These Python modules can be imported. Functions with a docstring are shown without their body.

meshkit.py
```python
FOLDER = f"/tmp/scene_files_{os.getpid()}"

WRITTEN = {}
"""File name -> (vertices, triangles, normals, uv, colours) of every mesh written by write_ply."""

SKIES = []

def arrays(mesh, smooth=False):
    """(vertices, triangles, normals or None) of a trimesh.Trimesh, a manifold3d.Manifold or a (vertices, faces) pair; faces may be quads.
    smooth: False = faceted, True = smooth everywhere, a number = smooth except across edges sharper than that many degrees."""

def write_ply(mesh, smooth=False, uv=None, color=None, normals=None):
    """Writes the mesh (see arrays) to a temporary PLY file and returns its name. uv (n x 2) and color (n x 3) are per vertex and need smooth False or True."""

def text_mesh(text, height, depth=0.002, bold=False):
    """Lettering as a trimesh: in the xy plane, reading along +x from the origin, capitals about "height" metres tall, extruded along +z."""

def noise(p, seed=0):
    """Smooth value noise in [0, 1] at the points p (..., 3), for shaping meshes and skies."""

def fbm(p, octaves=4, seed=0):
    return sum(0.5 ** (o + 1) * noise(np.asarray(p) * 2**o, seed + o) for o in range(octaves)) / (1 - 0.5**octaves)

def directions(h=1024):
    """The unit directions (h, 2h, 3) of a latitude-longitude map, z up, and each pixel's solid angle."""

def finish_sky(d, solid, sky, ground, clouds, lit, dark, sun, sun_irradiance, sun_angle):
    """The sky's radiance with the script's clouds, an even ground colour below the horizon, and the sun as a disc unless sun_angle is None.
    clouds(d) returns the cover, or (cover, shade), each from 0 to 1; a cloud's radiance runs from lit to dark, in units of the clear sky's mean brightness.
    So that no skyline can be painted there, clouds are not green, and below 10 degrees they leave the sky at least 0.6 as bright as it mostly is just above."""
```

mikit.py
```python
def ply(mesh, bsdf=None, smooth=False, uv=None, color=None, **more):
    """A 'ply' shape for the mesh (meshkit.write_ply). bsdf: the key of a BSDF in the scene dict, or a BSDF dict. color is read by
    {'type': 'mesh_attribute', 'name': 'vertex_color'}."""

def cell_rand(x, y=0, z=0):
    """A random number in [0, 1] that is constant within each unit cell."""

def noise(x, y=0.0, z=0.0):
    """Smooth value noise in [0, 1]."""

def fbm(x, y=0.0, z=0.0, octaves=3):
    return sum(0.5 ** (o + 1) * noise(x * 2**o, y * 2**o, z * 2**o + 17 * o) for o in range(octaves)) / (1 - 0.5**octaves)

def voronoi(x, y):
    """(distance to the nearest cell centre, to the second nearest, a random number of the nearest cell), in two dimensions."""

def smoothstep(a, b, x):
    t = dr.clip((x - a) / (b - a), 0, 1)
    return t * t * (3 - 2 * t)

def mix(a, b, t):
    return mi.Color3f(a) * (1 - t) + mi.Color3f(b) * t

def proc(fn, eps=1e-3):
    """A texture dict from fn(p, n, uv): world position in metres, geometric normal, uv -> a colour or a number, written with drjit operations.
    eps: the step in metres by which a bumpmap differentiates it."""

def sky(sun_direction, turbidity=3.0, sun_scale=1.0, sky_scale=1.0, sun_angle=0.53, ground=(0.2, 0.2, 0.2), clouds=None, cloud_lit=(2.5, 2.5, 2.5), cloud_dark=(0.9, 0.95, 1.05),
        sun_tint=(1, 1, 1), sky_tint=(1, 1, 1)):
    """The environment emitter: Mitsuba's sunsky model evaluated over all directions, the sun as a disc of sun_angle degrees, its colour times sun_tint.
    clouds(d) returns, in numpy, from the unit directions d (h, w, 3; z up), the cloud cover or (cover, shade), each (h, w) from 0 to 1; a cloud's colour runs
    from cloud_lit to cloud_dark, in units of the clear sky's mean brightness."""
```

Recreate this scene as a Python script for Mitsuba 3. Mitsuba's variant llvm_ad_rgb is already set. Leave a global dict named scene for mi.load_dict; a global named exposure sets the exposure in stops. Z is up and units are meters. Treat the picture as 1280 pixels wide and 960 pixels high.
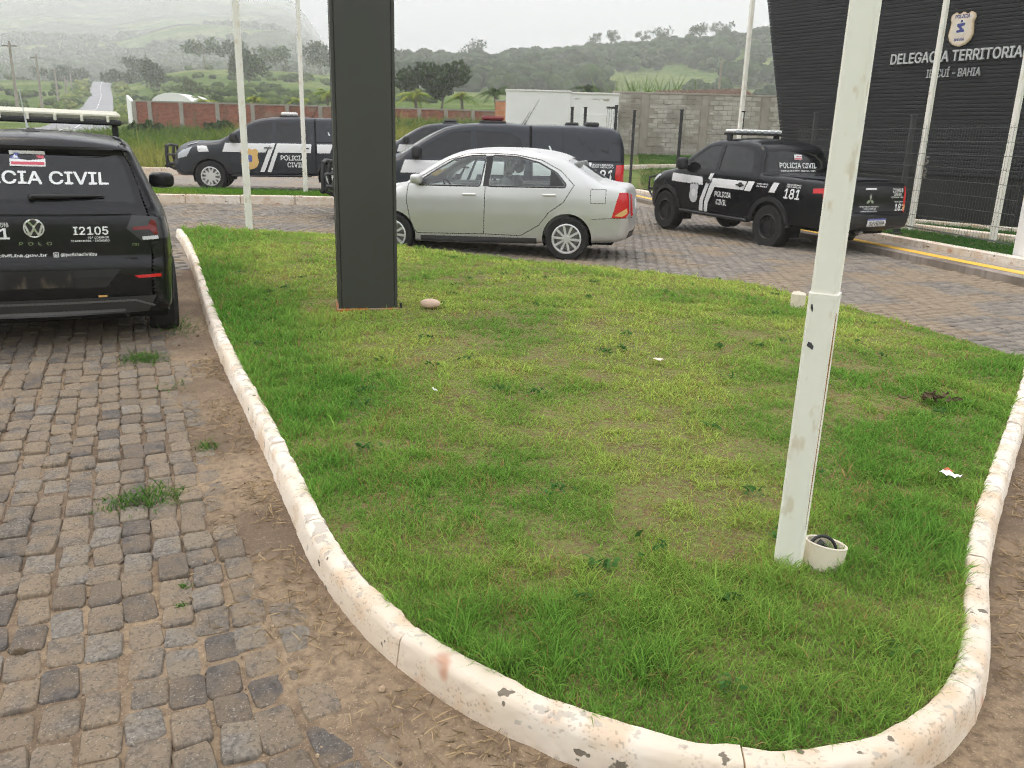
import math, random
import numpy as np, trimesh, drjit as dr, mitsuba as mi, mikit, meshkit
import manifold3d as m3
from scipy.interpolate import splprep, splev
from scipy.spatial import cKDTree
import shapely
from shapely.geometry import Polygon, Point, LineString
from shapely.prepared import prep
from mikit import noise, fbm, voronoi, cell_rand, smoothstep, mix, proc, ply

random.seed(7)
RNG = np.random.default_rng(11)
scene, labels = {'type': 'scene'}, {}
T4 = mi.ScalarTransform4f

# ---------------------------------------------------------------- camera, sky, exposure, air
F_PX, PITCH, ROLL, CAM_H = 1040.0, math.radians(16.4), math.radians(1.6), 1.50
_f = np.array([0, math.cos(PITCH), -math.sin(PITCH)])
_u0 = np.cross([1.0, 0, 0], _f)
_u = math.cos(ROLL) * _u0 - math.sin(ROLL) * np.array([1.0, 0, 0])
scene['air'] = {'type': 'homogeneous', 'albedo': {'type': 'rgb', 'value': [0.97, 0.97, 0.97]}, 'sigma_t': 0.00105}
scene['camera'] = {'type': 'perspective', 'fov': 2 * math.degrees(math.atan(640 / F_PX)), 'fov_axis': 'x',
                   'to_world': T4().look_at(origin=[0, 0, CAM_H], target=[0 + _f[0], _f[1], CAM_H + _f[2]], up=_u.tolist()),
                   'near_clip': 0.05, 'far_clip': 20000.0, 'medium': {'type': 'ref', 'id': 'air'}}
scene['sky'] = mikit.sky([-0.35, 0.15, 0.92], turbidity=3, sun_scale=0.12, sun_angle=24, clouds=lambda d: 1.0,
                         cloud_lit=(2.46, 2.5, 2.72), ground=(0.2, 0.2, 0.19))
exposure = 2.85

# ---------------------------------------------------------------- helpers
def put(key, mesh, bsdf, smooth=False, label=None, cat=None, group=None, kind=None, M=None, **kw):
    base, n = key, 0
    while key in scene:
        n += 1
        key = f'{base}_{n:03d}'
    d = mesh if isinstance(mesh, dict) else ply(mesh, bsdf, smooth=smooth, **kw)
    if M is not None:
        d = {**d, 'to_world': T4(np.asarray(M, float).tolist())}
    scene[key] = d
    tag(key, label, cat, group, kind)
    return key
def tag(key, label=None, cat=None, group=None, kind=None):
    e = {k: v for k, v in (('label', label), ('category', cat), ('group', group), ('kind', kind)) if v}
    if e:
        labels[key] = {**labels.get(key, {}), **e}
_thing_n = {}
def thing(name, label, cat, group=None):
    n = _thing_n.get(name, 0)
    _thing_n[name] = n + 1
    key = name if n == 0 else f'{name}_{n:03d}'
    tag(key, label, cat, group)
    return key
def cat_mesh(ms):
    return trimesh.util.concatenate([m for m in ms if m is not None])
def mat4(loc=(0, 0, 0), yaw=0.0, pitch=0.0, roll=0.0, s=1.0):
    return trimesh.transformations.compose_matrix(scale=[s] * 3 if np.isscalar(s) else s, angles=[roll, pitch, yaw], translate=loc)
def box(x0, x1, y0, y1, z0, z1, bevel=0.0):
    if bevel <= 0:
        m = trimesh.creation.box((x1 - x0, y1 - y0, z1 - z0))
        m.apply_translation(((x0 + x1) / 2, (y0 + y1) / 2, (z0 + z1) / 2))
        return m
    b = bevel
    pts = []
    for sx in (0, 1):
        for sy in (0, 1):
            for sz in (0, 1):
                X, Y, Z = (x0, x1)[sx], (y0, y1)[sy], (z0, z1)[sz]
                dx, dy, dz = (b, -b)[sx], (b, -b)[sy], (b, -b)[sz]
                pts += [(X, Y + dy, Z + dz), (X + dx, Y, Z + dz), (X + dx, Y + dy, Z)]
    return trimesh.convex.convex_hull(np.array(pts))
def tube(pts, rad, n=8, cap=True):
    P = np.asarray(pts, float)
    r = np.full(len(P), rad) if np.isscalar(rad) else np.asarray(rad, float)
    t = np.gradient(P, axis=0)
    t /= np.linalg.norm(t, axis=1, keepdims=True) + 1e-12
    a = np.array([0, 0, 1.0]) if abs(t[0][2]) < 0.9 else np.array([1.0, 0, 0])
    V = []
    u = np.cross(t[0], a); u /= np.linalg.norm(u)
    for i in range(len(P)):
        u = u - t[i] * (u @ t[i]); u /= np.linalg.norm(u) + 1e-12
        w = np.cross(t[i], u)
        ang = np.arange(n) * 2 * np.pi / n
        V.append(P[i] + r[i] * (np.cos(ang)[:, None] * u + np.sin(ang)[:, None] * w))
    V = np.vstack(V); Fc = []
    for i in range(len(P) - 1):
        for k in range(n):
            a0, a1 = i * n + k, i * n + (k + 1) % n
            Fc += [(a0, a1, a1 + n), (a0, a1 + n, a0 + n)]
    if cap:
        V = np.vstack([V, P[:1], P[-1:]]); c0, c1 = len(V) - 2, len(V) - 1
        for k in range(n):
            Fc += [(c0, (k + 1) % n, k), (c1, (len(P) - 1) * n + k, (len(P) - 1) * n + (k + 1) % n)]
    m = trimesh.Trimesh(V, Fc, process=False)
    return m
def grid_mesh(X, Y, Z):
    h, w = X.shape
    i = np.arange(h * w).reshape(h, w)
    q = np.stack([i[:-1, :-1], i[:-1, 1:], i[1:, 1:], i[1:, :-1]], -1).reshape(-1, 4)
    return trimesh.Trimesh(np.stack([X, Y, Z], -1).reshape(-1, 3), np.vstack([q[:, [0, 1, 2]], q[:, [0, 2, 3]]]), process=False)
def extrude(poly, h):
    return cat_mesh([trimesh.creation.extrude_polygon(g, h, engine='earcut') for g in getattr(poly, 'geoms', [poly])])
def square_tube(a, r, z0, z1, nz=1):
    pr = Polygon([(-a / 2, -a / 2), (a / 2, -a / 2), (a / 2, a / 2), (-a / 2, a / 2)]).buffer(-r).buffer(r, quad_segs=4)
    m = extrude(pr, z1 - z0); m.apply_translation((0, 0, z0)); return m
def bez(pts, n):
    pts = np.asarray(pts, float)
    tck, _ = splprep(pts.T, s=0, k=min(3, len(pts) - 1))
    return np.array(splev(np.linspace(0, 1, n), tck)).T
def sstep(a, b, x):
    t = np.clip((np.asarray(x, float) - a) / (b - a), 0, 1); return t * t * (3 - 2 * t)
def pnoise(x, y, s, seed=0, octaves=3):
    x, y = np.broadcast_arrays(np.asarray(x, float), np.asarray(y, float))
    return meshkit.fbm(np.stack([x * s, y * s, np.zeros_like(x)], -1), octaves, seed)

# ---------------------------------------------------------------- materials
def rgb(*c):
    return {'type': 'rgb', 'value': list(c)}
def pmat(key, color, rough=0.5, metallic=0.0, spec=0.5, two=True, **kw):
    b = {'type': 'principled', 'base_color': rgb(*color) if isinstance(color, tuple) else color, 'roughness': rough, 'metallic': metallic, 'specular': spec, **kw}
    scene[key] = {'type': 'twosided', 'bsdf': b} if two else b
def bump(key, color_fn, bump_fn, rough=0.8, scale=1.0, eps=2e-3, spec=0.3, **kw):
    b = {'type': 'principled', 'base_color': proc(color_fn), 'roughness': rough, 'specular': spec, **kw}
    scene[key] = {'type': 'twosided', 'bsdf': {'type': 'bumpmap', 'arbitrary': proc(bump_fn, eps), 'scale': scale, 'bsdf': b}}

def dirt_col(p, n, uv):
    a = fbm(p.x * 1.7, p.y * 1.7, 0, 4); b = fbm(p.x * 38, p.y * 38, 3, 3); c = noise(p.x * 260, p.y * 260)
    base = mix(mi.Color3f(.155, .112, .078), mi.Color3f(.30, .222, .145), smoothstep(.25, .72, a))
    base = mix(base, mi.Color3f(.12, .085, .058), .55 * smoothstep(.3, .8, b) + .25 * smoothstep(.45, .8, noise(p.x * 130, p.y * 130, 7)))
    return mix(base, mi.Color3f(.48, .38, .27), .45 * smoothstep(.78, .9, c))
bump('dirt_mat', dirt_col, lambda p, n, uv: .006 * fbm(p.x * 60, p.y * 60, 0, 5), .9, 1.0, 3e-3, .2)
def make_cob(tone, seed, warm):
    def col(p, n, uv):
        a = fbm(p.x * 13, p.y * 13, seed, 3); b = fbm(p.x * 90, p.y * 90, seed + 5, 3); s = noise(p.x * 240, p.y * 240, seed)
        base = mix(mi.Color3f(*[t * .72 for t in tone]), mi.Color3f(*[t * 1.25 for t in tone]), smoothstep(.15, .85, b))
        base = mix(base, mi.Color3f(*warm), (.8 * smoothstep(.22, .66, a)))
        return mix(mix(base, mi.Color3f(.07, .06, .05), .5 * smoothstep(.62, .85, noise(p.x * 150 + 4, p.y * 150, seed))), mi.Color3f(.42, .38, .33), .4 * smoothstep(.78, .95, s))
    return col
for i, (tone, w) in enumerate((((.142, .122, .10), (.215, .162, .108)), ((.17, .14, .11), (.235, .178, .118)), ((.10, .088, .078), (.17, .13, .09)), ((.185, .166, .142), (.22, .175, .122)))):
    bump(f'cobble_mat_{i}', make_cob(tone, 3.0 * i, w), lambda p, n, uv: .008 * fbm(p.x * 60, p.y * 60, 0, 5), .8, 1.0, 3e-3, .35)
def kerb_col(p, n, uv):
    a = fbm(p.x * 3.1, p.y * 3.1, p.z * 3, 4); b = fbm(p.x * 30, p.y * 30, p.z * 30, 5); c = fbm(p.x * 11, p.y * 11, p.z * 8 + 9, 4); d = fbm(p.x * 6, p.y * 6, p.z * 5 + 31, 4)
    base = mix(mi.Color3f(.70, .60, .48), mi.Color3f(.80, .735, .645), smoothstep(.3, .65, a))
    base = mix(base, mi.Color3f(.60, .40, .23), .5 * smoothstep(.48, .74, c))
    base = mix(base, mi.Color3f(.45, .17, .08), .7 * smoothstep(.67, .78, d))
    chip = smoothstep(.595, .63, b * .7 + a * .3 + .07 * smoothstep(.6, .9, n.z) - .03)
    base = mix(base, mi.Color3f(.44, .40, .34), .7 * chip)
    base = mix(base, mi.Color3f(.30, .23, .16), .5 * smoothstep(.60, .85, noise(p.x * 140, p.y * 140, p.z * 140)) * smoothstep(.4, .6, c))
    return mix(base, mi.Color3f(.13, .11, .08), .9 * smoothstep(.735, .765, fbm(p.x * 21, p.y * 21, p.z * 18 + 3, 4)))
bump('kerb_mat', kerb_col, lambda p, n, uv: .006 * fbm(p.x * 32, p.y * 32, p.z * 32, 4), .75, 1.0, 3e-3, .3)
def soil_col(p, n, uv):
    a = fbm(p.x * 3, p.y * 3, 0, 3); b = fbm(p.x * 60, p.y * 60, 0, 3)
    return mix(mix(mi.Color3f(.10, .08, .04), mi.Color3f(.20, .15, .08), a), mi.Color3f(.15, .19, .05), .7 * smoothstep(.35, .6, b))
bump('soil_mat', soil_col, lambda p, n, uv: .012 * fbm(p.x * 40, p.y * 40, 0, 5), .95, 1.0, 3e-3, .1)
VC = {'type': 'mesh_attribute', 'name': 'vertex_color'}
scene['blade_mat'] = {'type': 'principledthin', 'base_color': VC, 'roughness': .55, 'diff_trans': 1.0, 'spec_tint': 0.0}
scene['leaf_mat'] = {'type': 'twosided', 'bsdf': {'type': 'diffuse', 'reflectance': VC}}
scene['vc_mat'] = {'type': 'twosided', 'bsdf': {'type': 'principled', 'base_color': VC, 'roughness': .7}}
def pole_col(p, n, uv):
    a = fbm(p.x * 30, p.y * 30, p.z * 5, 4); b = fbm(p.x * 22 + 7, p.y * 22, p.z * 9, 4)
    base = mix(mi.Color3f(.83, .80, .71), mi.Color3f(.87, .85, .79), a)
    base = mix(base, mi.Color3f(.55, .43, .27), .45 * smoothstep(.62, .74, b))
    return base
scene['pole_mat'] = {'type': 'twosided', 'bsdf': {'type': 'principled', 'base_color': proc(pole_col), 'roughness': .45, 'specular': .4}}
pmat('black_plastic', (.018, .018, .019), .5)
pmat('black_gloss', (.012, .013, .016), .12, clearcoat=.6, clearcoat_gloss=.9)
pmat('dark_steel', (.03, .03, .032), .45)
pmat('white_paint', (.80, .80, .78), .45)
pmat('decal_white', (.80, .80, .80), .4)
pmat('cream_plastic', (.74, .66, .53), .4)

# ---------------------------------------------------------------- ground heights
def g0(x, y):
    return -0.012 * np.clip(np.asarray(y, float) - 2, 0, 24) * sstep(-4.5, 0.5, x)
# ---------------------------------------------------------------- the island: outline, kerb, lawn
O_PTS = [(-4.97, 12.25), (-4.15, 10.45), (-3.35, 8.66), (-2.95, 7.71), (-2.41, 6.38), (-1.99, 5.47), (-1.72, 4.89), (-1.40, 4.2), (-1.11, 3.58), (-.94, 3.24), (-.8, 2.9),
         (-.65, 2.6), (-.53, 2.38), (-.42, 2.22), (-.32, 2.09), (-.21, 1.97), (-.11, 1.87), (.01, 1.79), (.13, 1.70), (.28, 1.62), (.45, 1.56), (.65, 1.53), (.85, 1.545),
         (1.0, 1.61), (1.16, 1.75), (1.28, 1.90), (1.46, 2.2), (1.66, 2.56), (1.80, 2.82), (2.05, 3.17), (2.48, 3.84), (2.74, 4.2), (3.25, 5.0), (3.66, 5.62)]
_o = np.array(O_PTS); _o[:, 1] += .055 * sstep(2.15, 1.62, _o[:, 1])
_s = np.r_[0, np.cumsum(np.linalg.norm(np.diff(_o, axis=0), axis=1))]
_tck, _ = splprep(_o.T, u=_s, s=0.004, k=3)
KERB_S = np.linspace(0, _s[-1], 520)
KERB = np.array(splev(KERB_S, _tck)).T
BACK = [(3.86, 5.85), (3.74, 6.4), (3.58, 7.1), (3.36, 7.85), (3.0, 8.75), (2.72, 9.4), (1.95, 10.0), (1.2, 10.42), (-.05, 11.0), (-1.65, 11.92), (-2.75, 12.62), (-3.9, 12.55), (-4.8, 12.4)]
ISLAND = Polygon(np.vstack([KERB, BACK])).buffer(0)
_edge = cKDTree(np.array([ISLAND.exterior.interpolate(t).coords[0] for t in np.linspace(0, ISLAND.length, 1500)]))
_kt = cKDTree(KERB)
def zi(x, y):
    x = np.asarray(x, float); y = np.asarray(y, float)
    d = _edge.query(np.stack([x, y], -1).reshape(-1, 2))[0].reshape(x.shape)
    return g0(x, y) + .092 + .070 * sstep(.1, 1.4, d) * sstep(2.5, 7, y) + .022 * (pnoise(x, y, 2.3, 4) - .5) * sstep(.1, .5, d) + .03 * sstep(0, 1.2, d)
# ground sheets
def dirt_z(x, y):
    dk = _kt.query(np.stack([x, y], -1).reshape(-1, 2))[0].reshape(x.shape)
    bank = sstep(.50, .08, dk + .3 * (pnoise(x, y, 2.1, 8) - .5))
    far = sstep(4.2, 5.2, np.hypot(x * .8, y - 3.0)) * 0
    return g0(x, y) - .008 + .010 * (pnoise(x, y, 3.0, 2) - .5) + .006 * (pnoise(x, y, 22, 3) - .5) + .022 * bank + far
xs, ys = np.meshgrid(np.arange(-5.6, 4.6, .035), np.arange(1.0, 9.2, .035))
dm = grid_mesh(xs, ys, dirt_z(xs, ys)); tc = dm.triangles_center; dm.update_faces(~((tc[:, 0] > 1.6) & (tc[:, 1] > 6.0) & (tc[:, 0] + .45 * tc[:, 1] > 6.5))); dm.remove_unreferenced_vertices()
put('dirt_ground', dm, 'dirt_mat', smooth=True, kind='structure', label='brown sandy dirt under and between the setts')
# cobbles
U = np.array([-math.sin(math.radians(25)), math.cos(math.radians(25))]); V_ = np.array([U[1], -U[0]])
def sett(seed, a, b, fine=True):
    r = np.random.default_rng(seed)
    k = 8
    c = np.array([(-1, -.76), (-.80, -1), (.80, -1), (1, -.76), (1, .76), (.80, 1), (-.80, 1), (-1, .76)]) * [a / 2, b / 2]
    c = c * (1 + r.normal(0, .045, (8, 2)))
    top = c * (.885 + r.normal(0, .025, (8, 1)))
    h = .0085 + r.normal(0, .0016, 8)
    v = np.vstack([np.c_[c, np.full(8, -.03)], np.c_[c * .97, h - .007], np.c_[top, h], [[r.normal(0, .01), r.normal(0, .01), h.mean() + .003]]])
    f = []
    for i in range(8):
        j = (i + 1) % 8
        f += [(i, j, j + 8), (i, j + 8, i + 8), (i + 8, j + 8, j + 16), (i + 8, j + 16, i + 16), (i + 16, j + 16, 24)]
    return trimesh.Trimesh(v, f, process=False)
SETTS = [[ply(sett(100 + i, .1035, .158), f'cobble_mat_{k}', smooth=40) for k in range(4)] for i in range(12)]
SETT_RAW = [sett(100 + i, .1035, .158) for i in range(12)]
cands = []
for ci in range(-38, 66):
    off = RNG.uniform(0, .16); t = -1.5 + off
    while t < 11:
        L = float(np.clip(RNG.normal(.156, .015), .12, .20))
        p = U * (t + L / 2) + V_ * (ci * .1065) + np.array([-1.2, 1.4]) + RNG.normal(0, .005, 2)
        cands.append((p[0], p[1], L)); t += L + .003
cands = np.array(cands)
dk = _kt.query(cands[:, :2])[0]
inside = np.array([ISLAND.contains(Point(p)) for p in cands[:, :2]])
ok = ~inside & (dk > .06) & (cands[:, 0] > -5.6) & (cands[:, 0] < 4.6) & (cands[:, 1] > 1.05) & (cands[:, 1] < 9.15) & ~((cands[:, 0] > 1.5) & (cands[:, 1] > 5.6))
cands, dk = cands[ok], dk[ok]
sink = .015 * sstep(.36, .12, dk + .5 * (pnoise(cands[:, 0], cands[:, 1], 1.9, 21) - .5)) + .008 * sstep(.52, .68, pnoise(cands[:, 0], cands[:, 1], 1.5, 33))
sink = np.where(cands[:, 0] > .2, sink + .008, sink)
zc = g0(cands[:, 0], cands[:, 1]) + .5*(dirt_z(cands[:, 0], cands[:, 1])-g0(cands[:, 0], cands[:, 1])) + .002 - sink * 1.0 + RNG.normal(0, .0025, len(cands))
view = (cands[:, 1] > 1.25)
azim = cands[:, 0] / np.maximum(cands[:, 1], .1)
infr = (azim > -.78) & (azim < .85) & view & (sink < .024) & (cands[:, 1] < 8.2)
dist = np.where(infr, np.hypot(cands[:, 0], cands[:, 1]), 1e3 + np.hypot(cands[:, 0], cands[:, 1]))
order = np.argsort(dist)
rest = []
for n, i in enumerate(order):
    x, y, L = cands[i]
    M = mat4((x, y, zc[i]), math.radians(115 - 90) + RNG.normal(0, .05), RNG.normal(0, .02), RNG.normal(0, .02), (RNG.uniform(.93, 1.04), L / .161, 1))
    k = int(RNG.choice(4, p=[.34, .30, .20, .16]))
    if n < 300:
        put('dirt_ground__cobble', SETTS[RNG.integers(12)][k], None, M=M)
    else:
        m = SETT_RAW[RNG.integers(12)].copy(); m.apply_transform(M); rest.append((k, m))
for k in range(4):
    put(f'dirt_ground__cobblestones', cat_mesh([m for kk, m in rest if kk == k]), f'cobble_mat_{k}', smooth=40, kind='stuff')
# kerb segments, each its own stone
PROF = [(.0, -.04), (-.002, .012), (.004, .058), (.009, .090), (.017, .106), (.030, .114), (.066, .116), (.079, .113), (.086, .100), (.088, .02)]
def frame_at(s):
    p = np.array(splev(s, _tck)).T; d = np.array(splev(s, _tck, der=1)).T
    d /= np.linalg.norm(d, axis=1, keepdims=True)
    return p, np.stack([-d[:, 1], d[:, 0]], -1)       # inward normal (path runs anticlockwise)
cuts = [0.0]
while cuts[-1] < _s[-1] - .5:
    cuts.append(cuts[-1] + RNG.uniform(.82, 1.05))
cuts[-1] = _s[-1]
for a, b in zip(cuts[:-1], cuts[1:]):
    ss = np.linspace(a + .0028, b - .0028, max(8, int((b - a) / .035)))
    p, nrm = frame_at(ss)
    tilt, dz = RNG.normal(0, .008), RNG.normal(0, .0022)
    V = []
    for j, (o, h) in enumerate(PROF):
        q = p + nrm * (o + tilt * h * 1.0)
        w = meshkit.fbm(np.c_[q * 9, np.full(len(q), j * .7)], 3, 3) - .5
        w2 = meshkit.fbm(np.c_[q * 40, np.full(len(q), j * 2.1)], 3, 5) - .5
        hh = h + dz + (.016 * w + .008 * w2) * (h > .05)
        q = q + nrm * ((.014 * w + .008 * w2) if 0 < j < 9 else 0)[:, None] if 0 < j < 9 else q
        V.append(np.c_[q, g0(q[:, 0], q[:, 1]) + hh])
    V = np.array(V)                                     # (profile, along, 3)
    m = grid_mesh(V[..., 0], V[..., 1], V[..., 2])
    caps = []
    for e, fl in ((0, 1), (-1, -1)):
        c = trimesh.Trimesh(np.vstack([V[:, e], V[:, e].mean(0)[None]]), [(i, i + 1, len(PROF))[::fl] for i in range(len(PROF) - 1)], process=False)
        caps.append(c)
    mm = cat_mesh([m] + caps); mm.fix_normals()
    put('island_kerb__kerb_stone', mm, 'kerb_mat', smooth=50)
tag('island_kerb', label='worn cream painted kerb around the grass island', kind='structure')
# soil
xs, ys = np.meshgrid(np.arange(-5.2, 4.2, .06), np.arange(1.4, 12.9, .06))
gm = grid_mesh(xs, ys, zi(xs, ys))
pi_ = prep(ISLAND.buffer(-.05))
keep = np.array([pi_.contains(Point(*c[:2])) for c in gm.triangles_center])
gm.update_faces(keep); gm.remove_unreferenced_vertices()
put('lawn_soil', gm, 'soil_mat', smooth=True, kind='structure', label='thin brown soil of the grass island')
# grass blades
def blades(P, h, w, lean, col, seed=1, seg=2):
    r = np.random.default_rng(seed); n = len(P)
    az = r.uniform(0, 2 * np.pi, n); d = np.stack([np.cos(az), np.sin(az)], -1)
    face = r.uniform(0, 2 * np.pi, n); s = np.stack([np.cos(face), np.sin(face), np.zeros(n)], -1)
    V, C = [], []
    for k, t in enumerate(np.linspace(0, 1, seg + 1)):
        c = P + np.c_[d * (lean * h * t ** 1.7)[:, None], h * t * np.sqrt(np.maximum(.15, 1 - (lean * t * .8) ** 2))]
        ww = (w * (1 - .25 * t) if t < 1 else w * 0)[:, None] * s / 2
        V += [c - ww, c + ww] if t < 1 else [c]
        C += [col] * (2 if t < 1 else 1)
    m = 2 * seg + 1
    V = np.stack(V, 1).reshape(-1, 3); C = np.stack(C, 1).reshape(-1, 3)
    f = []
    for k in range(seg - 1):
        f += [(2 * k, 2 * k + 1, 2 * k + 3), (2 * k, 2 * k + 3, 2 * k + 2)]
    f.append((2 * seg - 2, 2 * seg - 1, 2 * seg))
    F = (np.array(f)[None] + (np.arange(n) * m)[:, None, None]).reshape(-1, 3)
    return trimesh.Trimesh(V, F, process=False), C
def scatter(poly, dens_fn, seed, n_try):
    r = np.random.default_rng(seed)
    x0, y0, x1, y1 = poly.bounds
    p = np.c_[r.uniform(x0, x1, n_try), r.uniform(y0, y1, n_try)]
    base = n_try / ((x1 - x0) * (y1 - y0))
    p = p[r.uniform(0, 1, n_try) < dens_fn(p[:, 0], p[:, 1]) / base]
    return p[shapely.contains_xy(poly, p[:, 0], p[:, 1])]
LAWN = ISLAND.buffer(-.084)
def lush(x, y):
    dk = _kt.query(np.stack([x, y], -1))[0]
    left = sstep(1.3, .15, dk) * np.where(x < .2, 1.0, .62)
    front = sstep(3.1, 1.9, y) * .9
    pn = pnoise(x, y, 1.1, 40)
    return np.clip(np.maximum(left, front) + 1.5 * (pn - .47), 0, 1)
def bare(x, y):
    c = .72 * pnoise(x, y, 6.0, 55, 4) + .28 * pnoise(x, y, 2.0, 57, 3)
    return sstep(.55, .66, c) * (1 - .75 * lush(x, y))
r_ = np.random.default_rng(5)
pts = []
for seed, (ya, yb, den) in enumerate(((1.5, 2.6, 26000), (2.6, 3.6, 17500), (3.6, 5.2, 10500), (5.2, 7.5, 5600), (7.5, 13, 3000))):
    zone = LAWN.intersection(shapely.box(-6, ya, 5, yb))
    A = (zone.bounds[2] - zone.bounds[0]) * (zone.bounds[3] - zone.bounds[1])
    pts.append(scatter(zone, lambda x, y: den * (1 - .70 * bare(x, y)) * (.75 + .25 * lush(x, y)), seed + 60, int(den * A)))
pts = np.vstack(pts)
x, y = pts.T
lu, ba = lush(x, y), bare(x, y)
dist = np.hypot(x, y)
clump = sstep(.28, .72, pnoise(x, y, 7.5, 71))
h = (.028 + .0215 * lu ** 1.3) * np.exp(r_.normal(0, .28, len(x))) * (.50 + 1.0 * clump) * (1 - .35 * ba) * (1 + .25 * sstep(5, 9, dist))
w = .0025 * np.maximum(1, dist / 2.6) * r_.uniform(.7, 1.35, len(x)) * (1 + .25 * lu)
lean = np.clip(r_.normal(.90 - .28 * lu, .25, len(x)), .1, 1.3)
yel = np.clip(.75 * sstep(.30, .70, pnoise(x, y, 1.3, 90)) * (1 - lu * .8) + .22 * (1 - lu) + .25 * sstep(6.5, 9.5, y) * (1 - .5 * lu), 0, 1)
dry = (r_.uniform(0, 1, len(x)) < .04 + .36 * ba + .07 * yel)
ca, cb, cd = np.array([.165, .37, .062]), np.array([.56, .66, .16]), np.array([.50, .37, .15])
col = ca + (cb - ca) * (yel * r_.uniform(.55, 1.1, len(x)))[:, None]
col = np.where(dry[:, None], cd * r_.uniform(.5, 1.2, (len(x), 1)), col * r_.uniform(.65, 1.3, (len(x), 1)))
colc = np.hypot(np.maximum(np.abs((x + 1.23) * .97 + (y - 6.88) * .23) - .25, 0), np.maximum(np.abs((y - 6.88) * .97 - (x + 1.23) * .23) - .2, 0))
h = h * (.45 + .55 * sstep(.0, .22, colc))
gm, gc = blades(np.c_[pts, zi(x, y) - .004], h, w, lean, np.clip(col, .01, .9), 3, 3)
print('grass blades', len(pts), len(gm.faces))
put('grass', gm, 'blade_mat', color=gc, label='thick green lawn with yellowish and bare patches on the kerbed island', kind='stuff')

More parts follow.
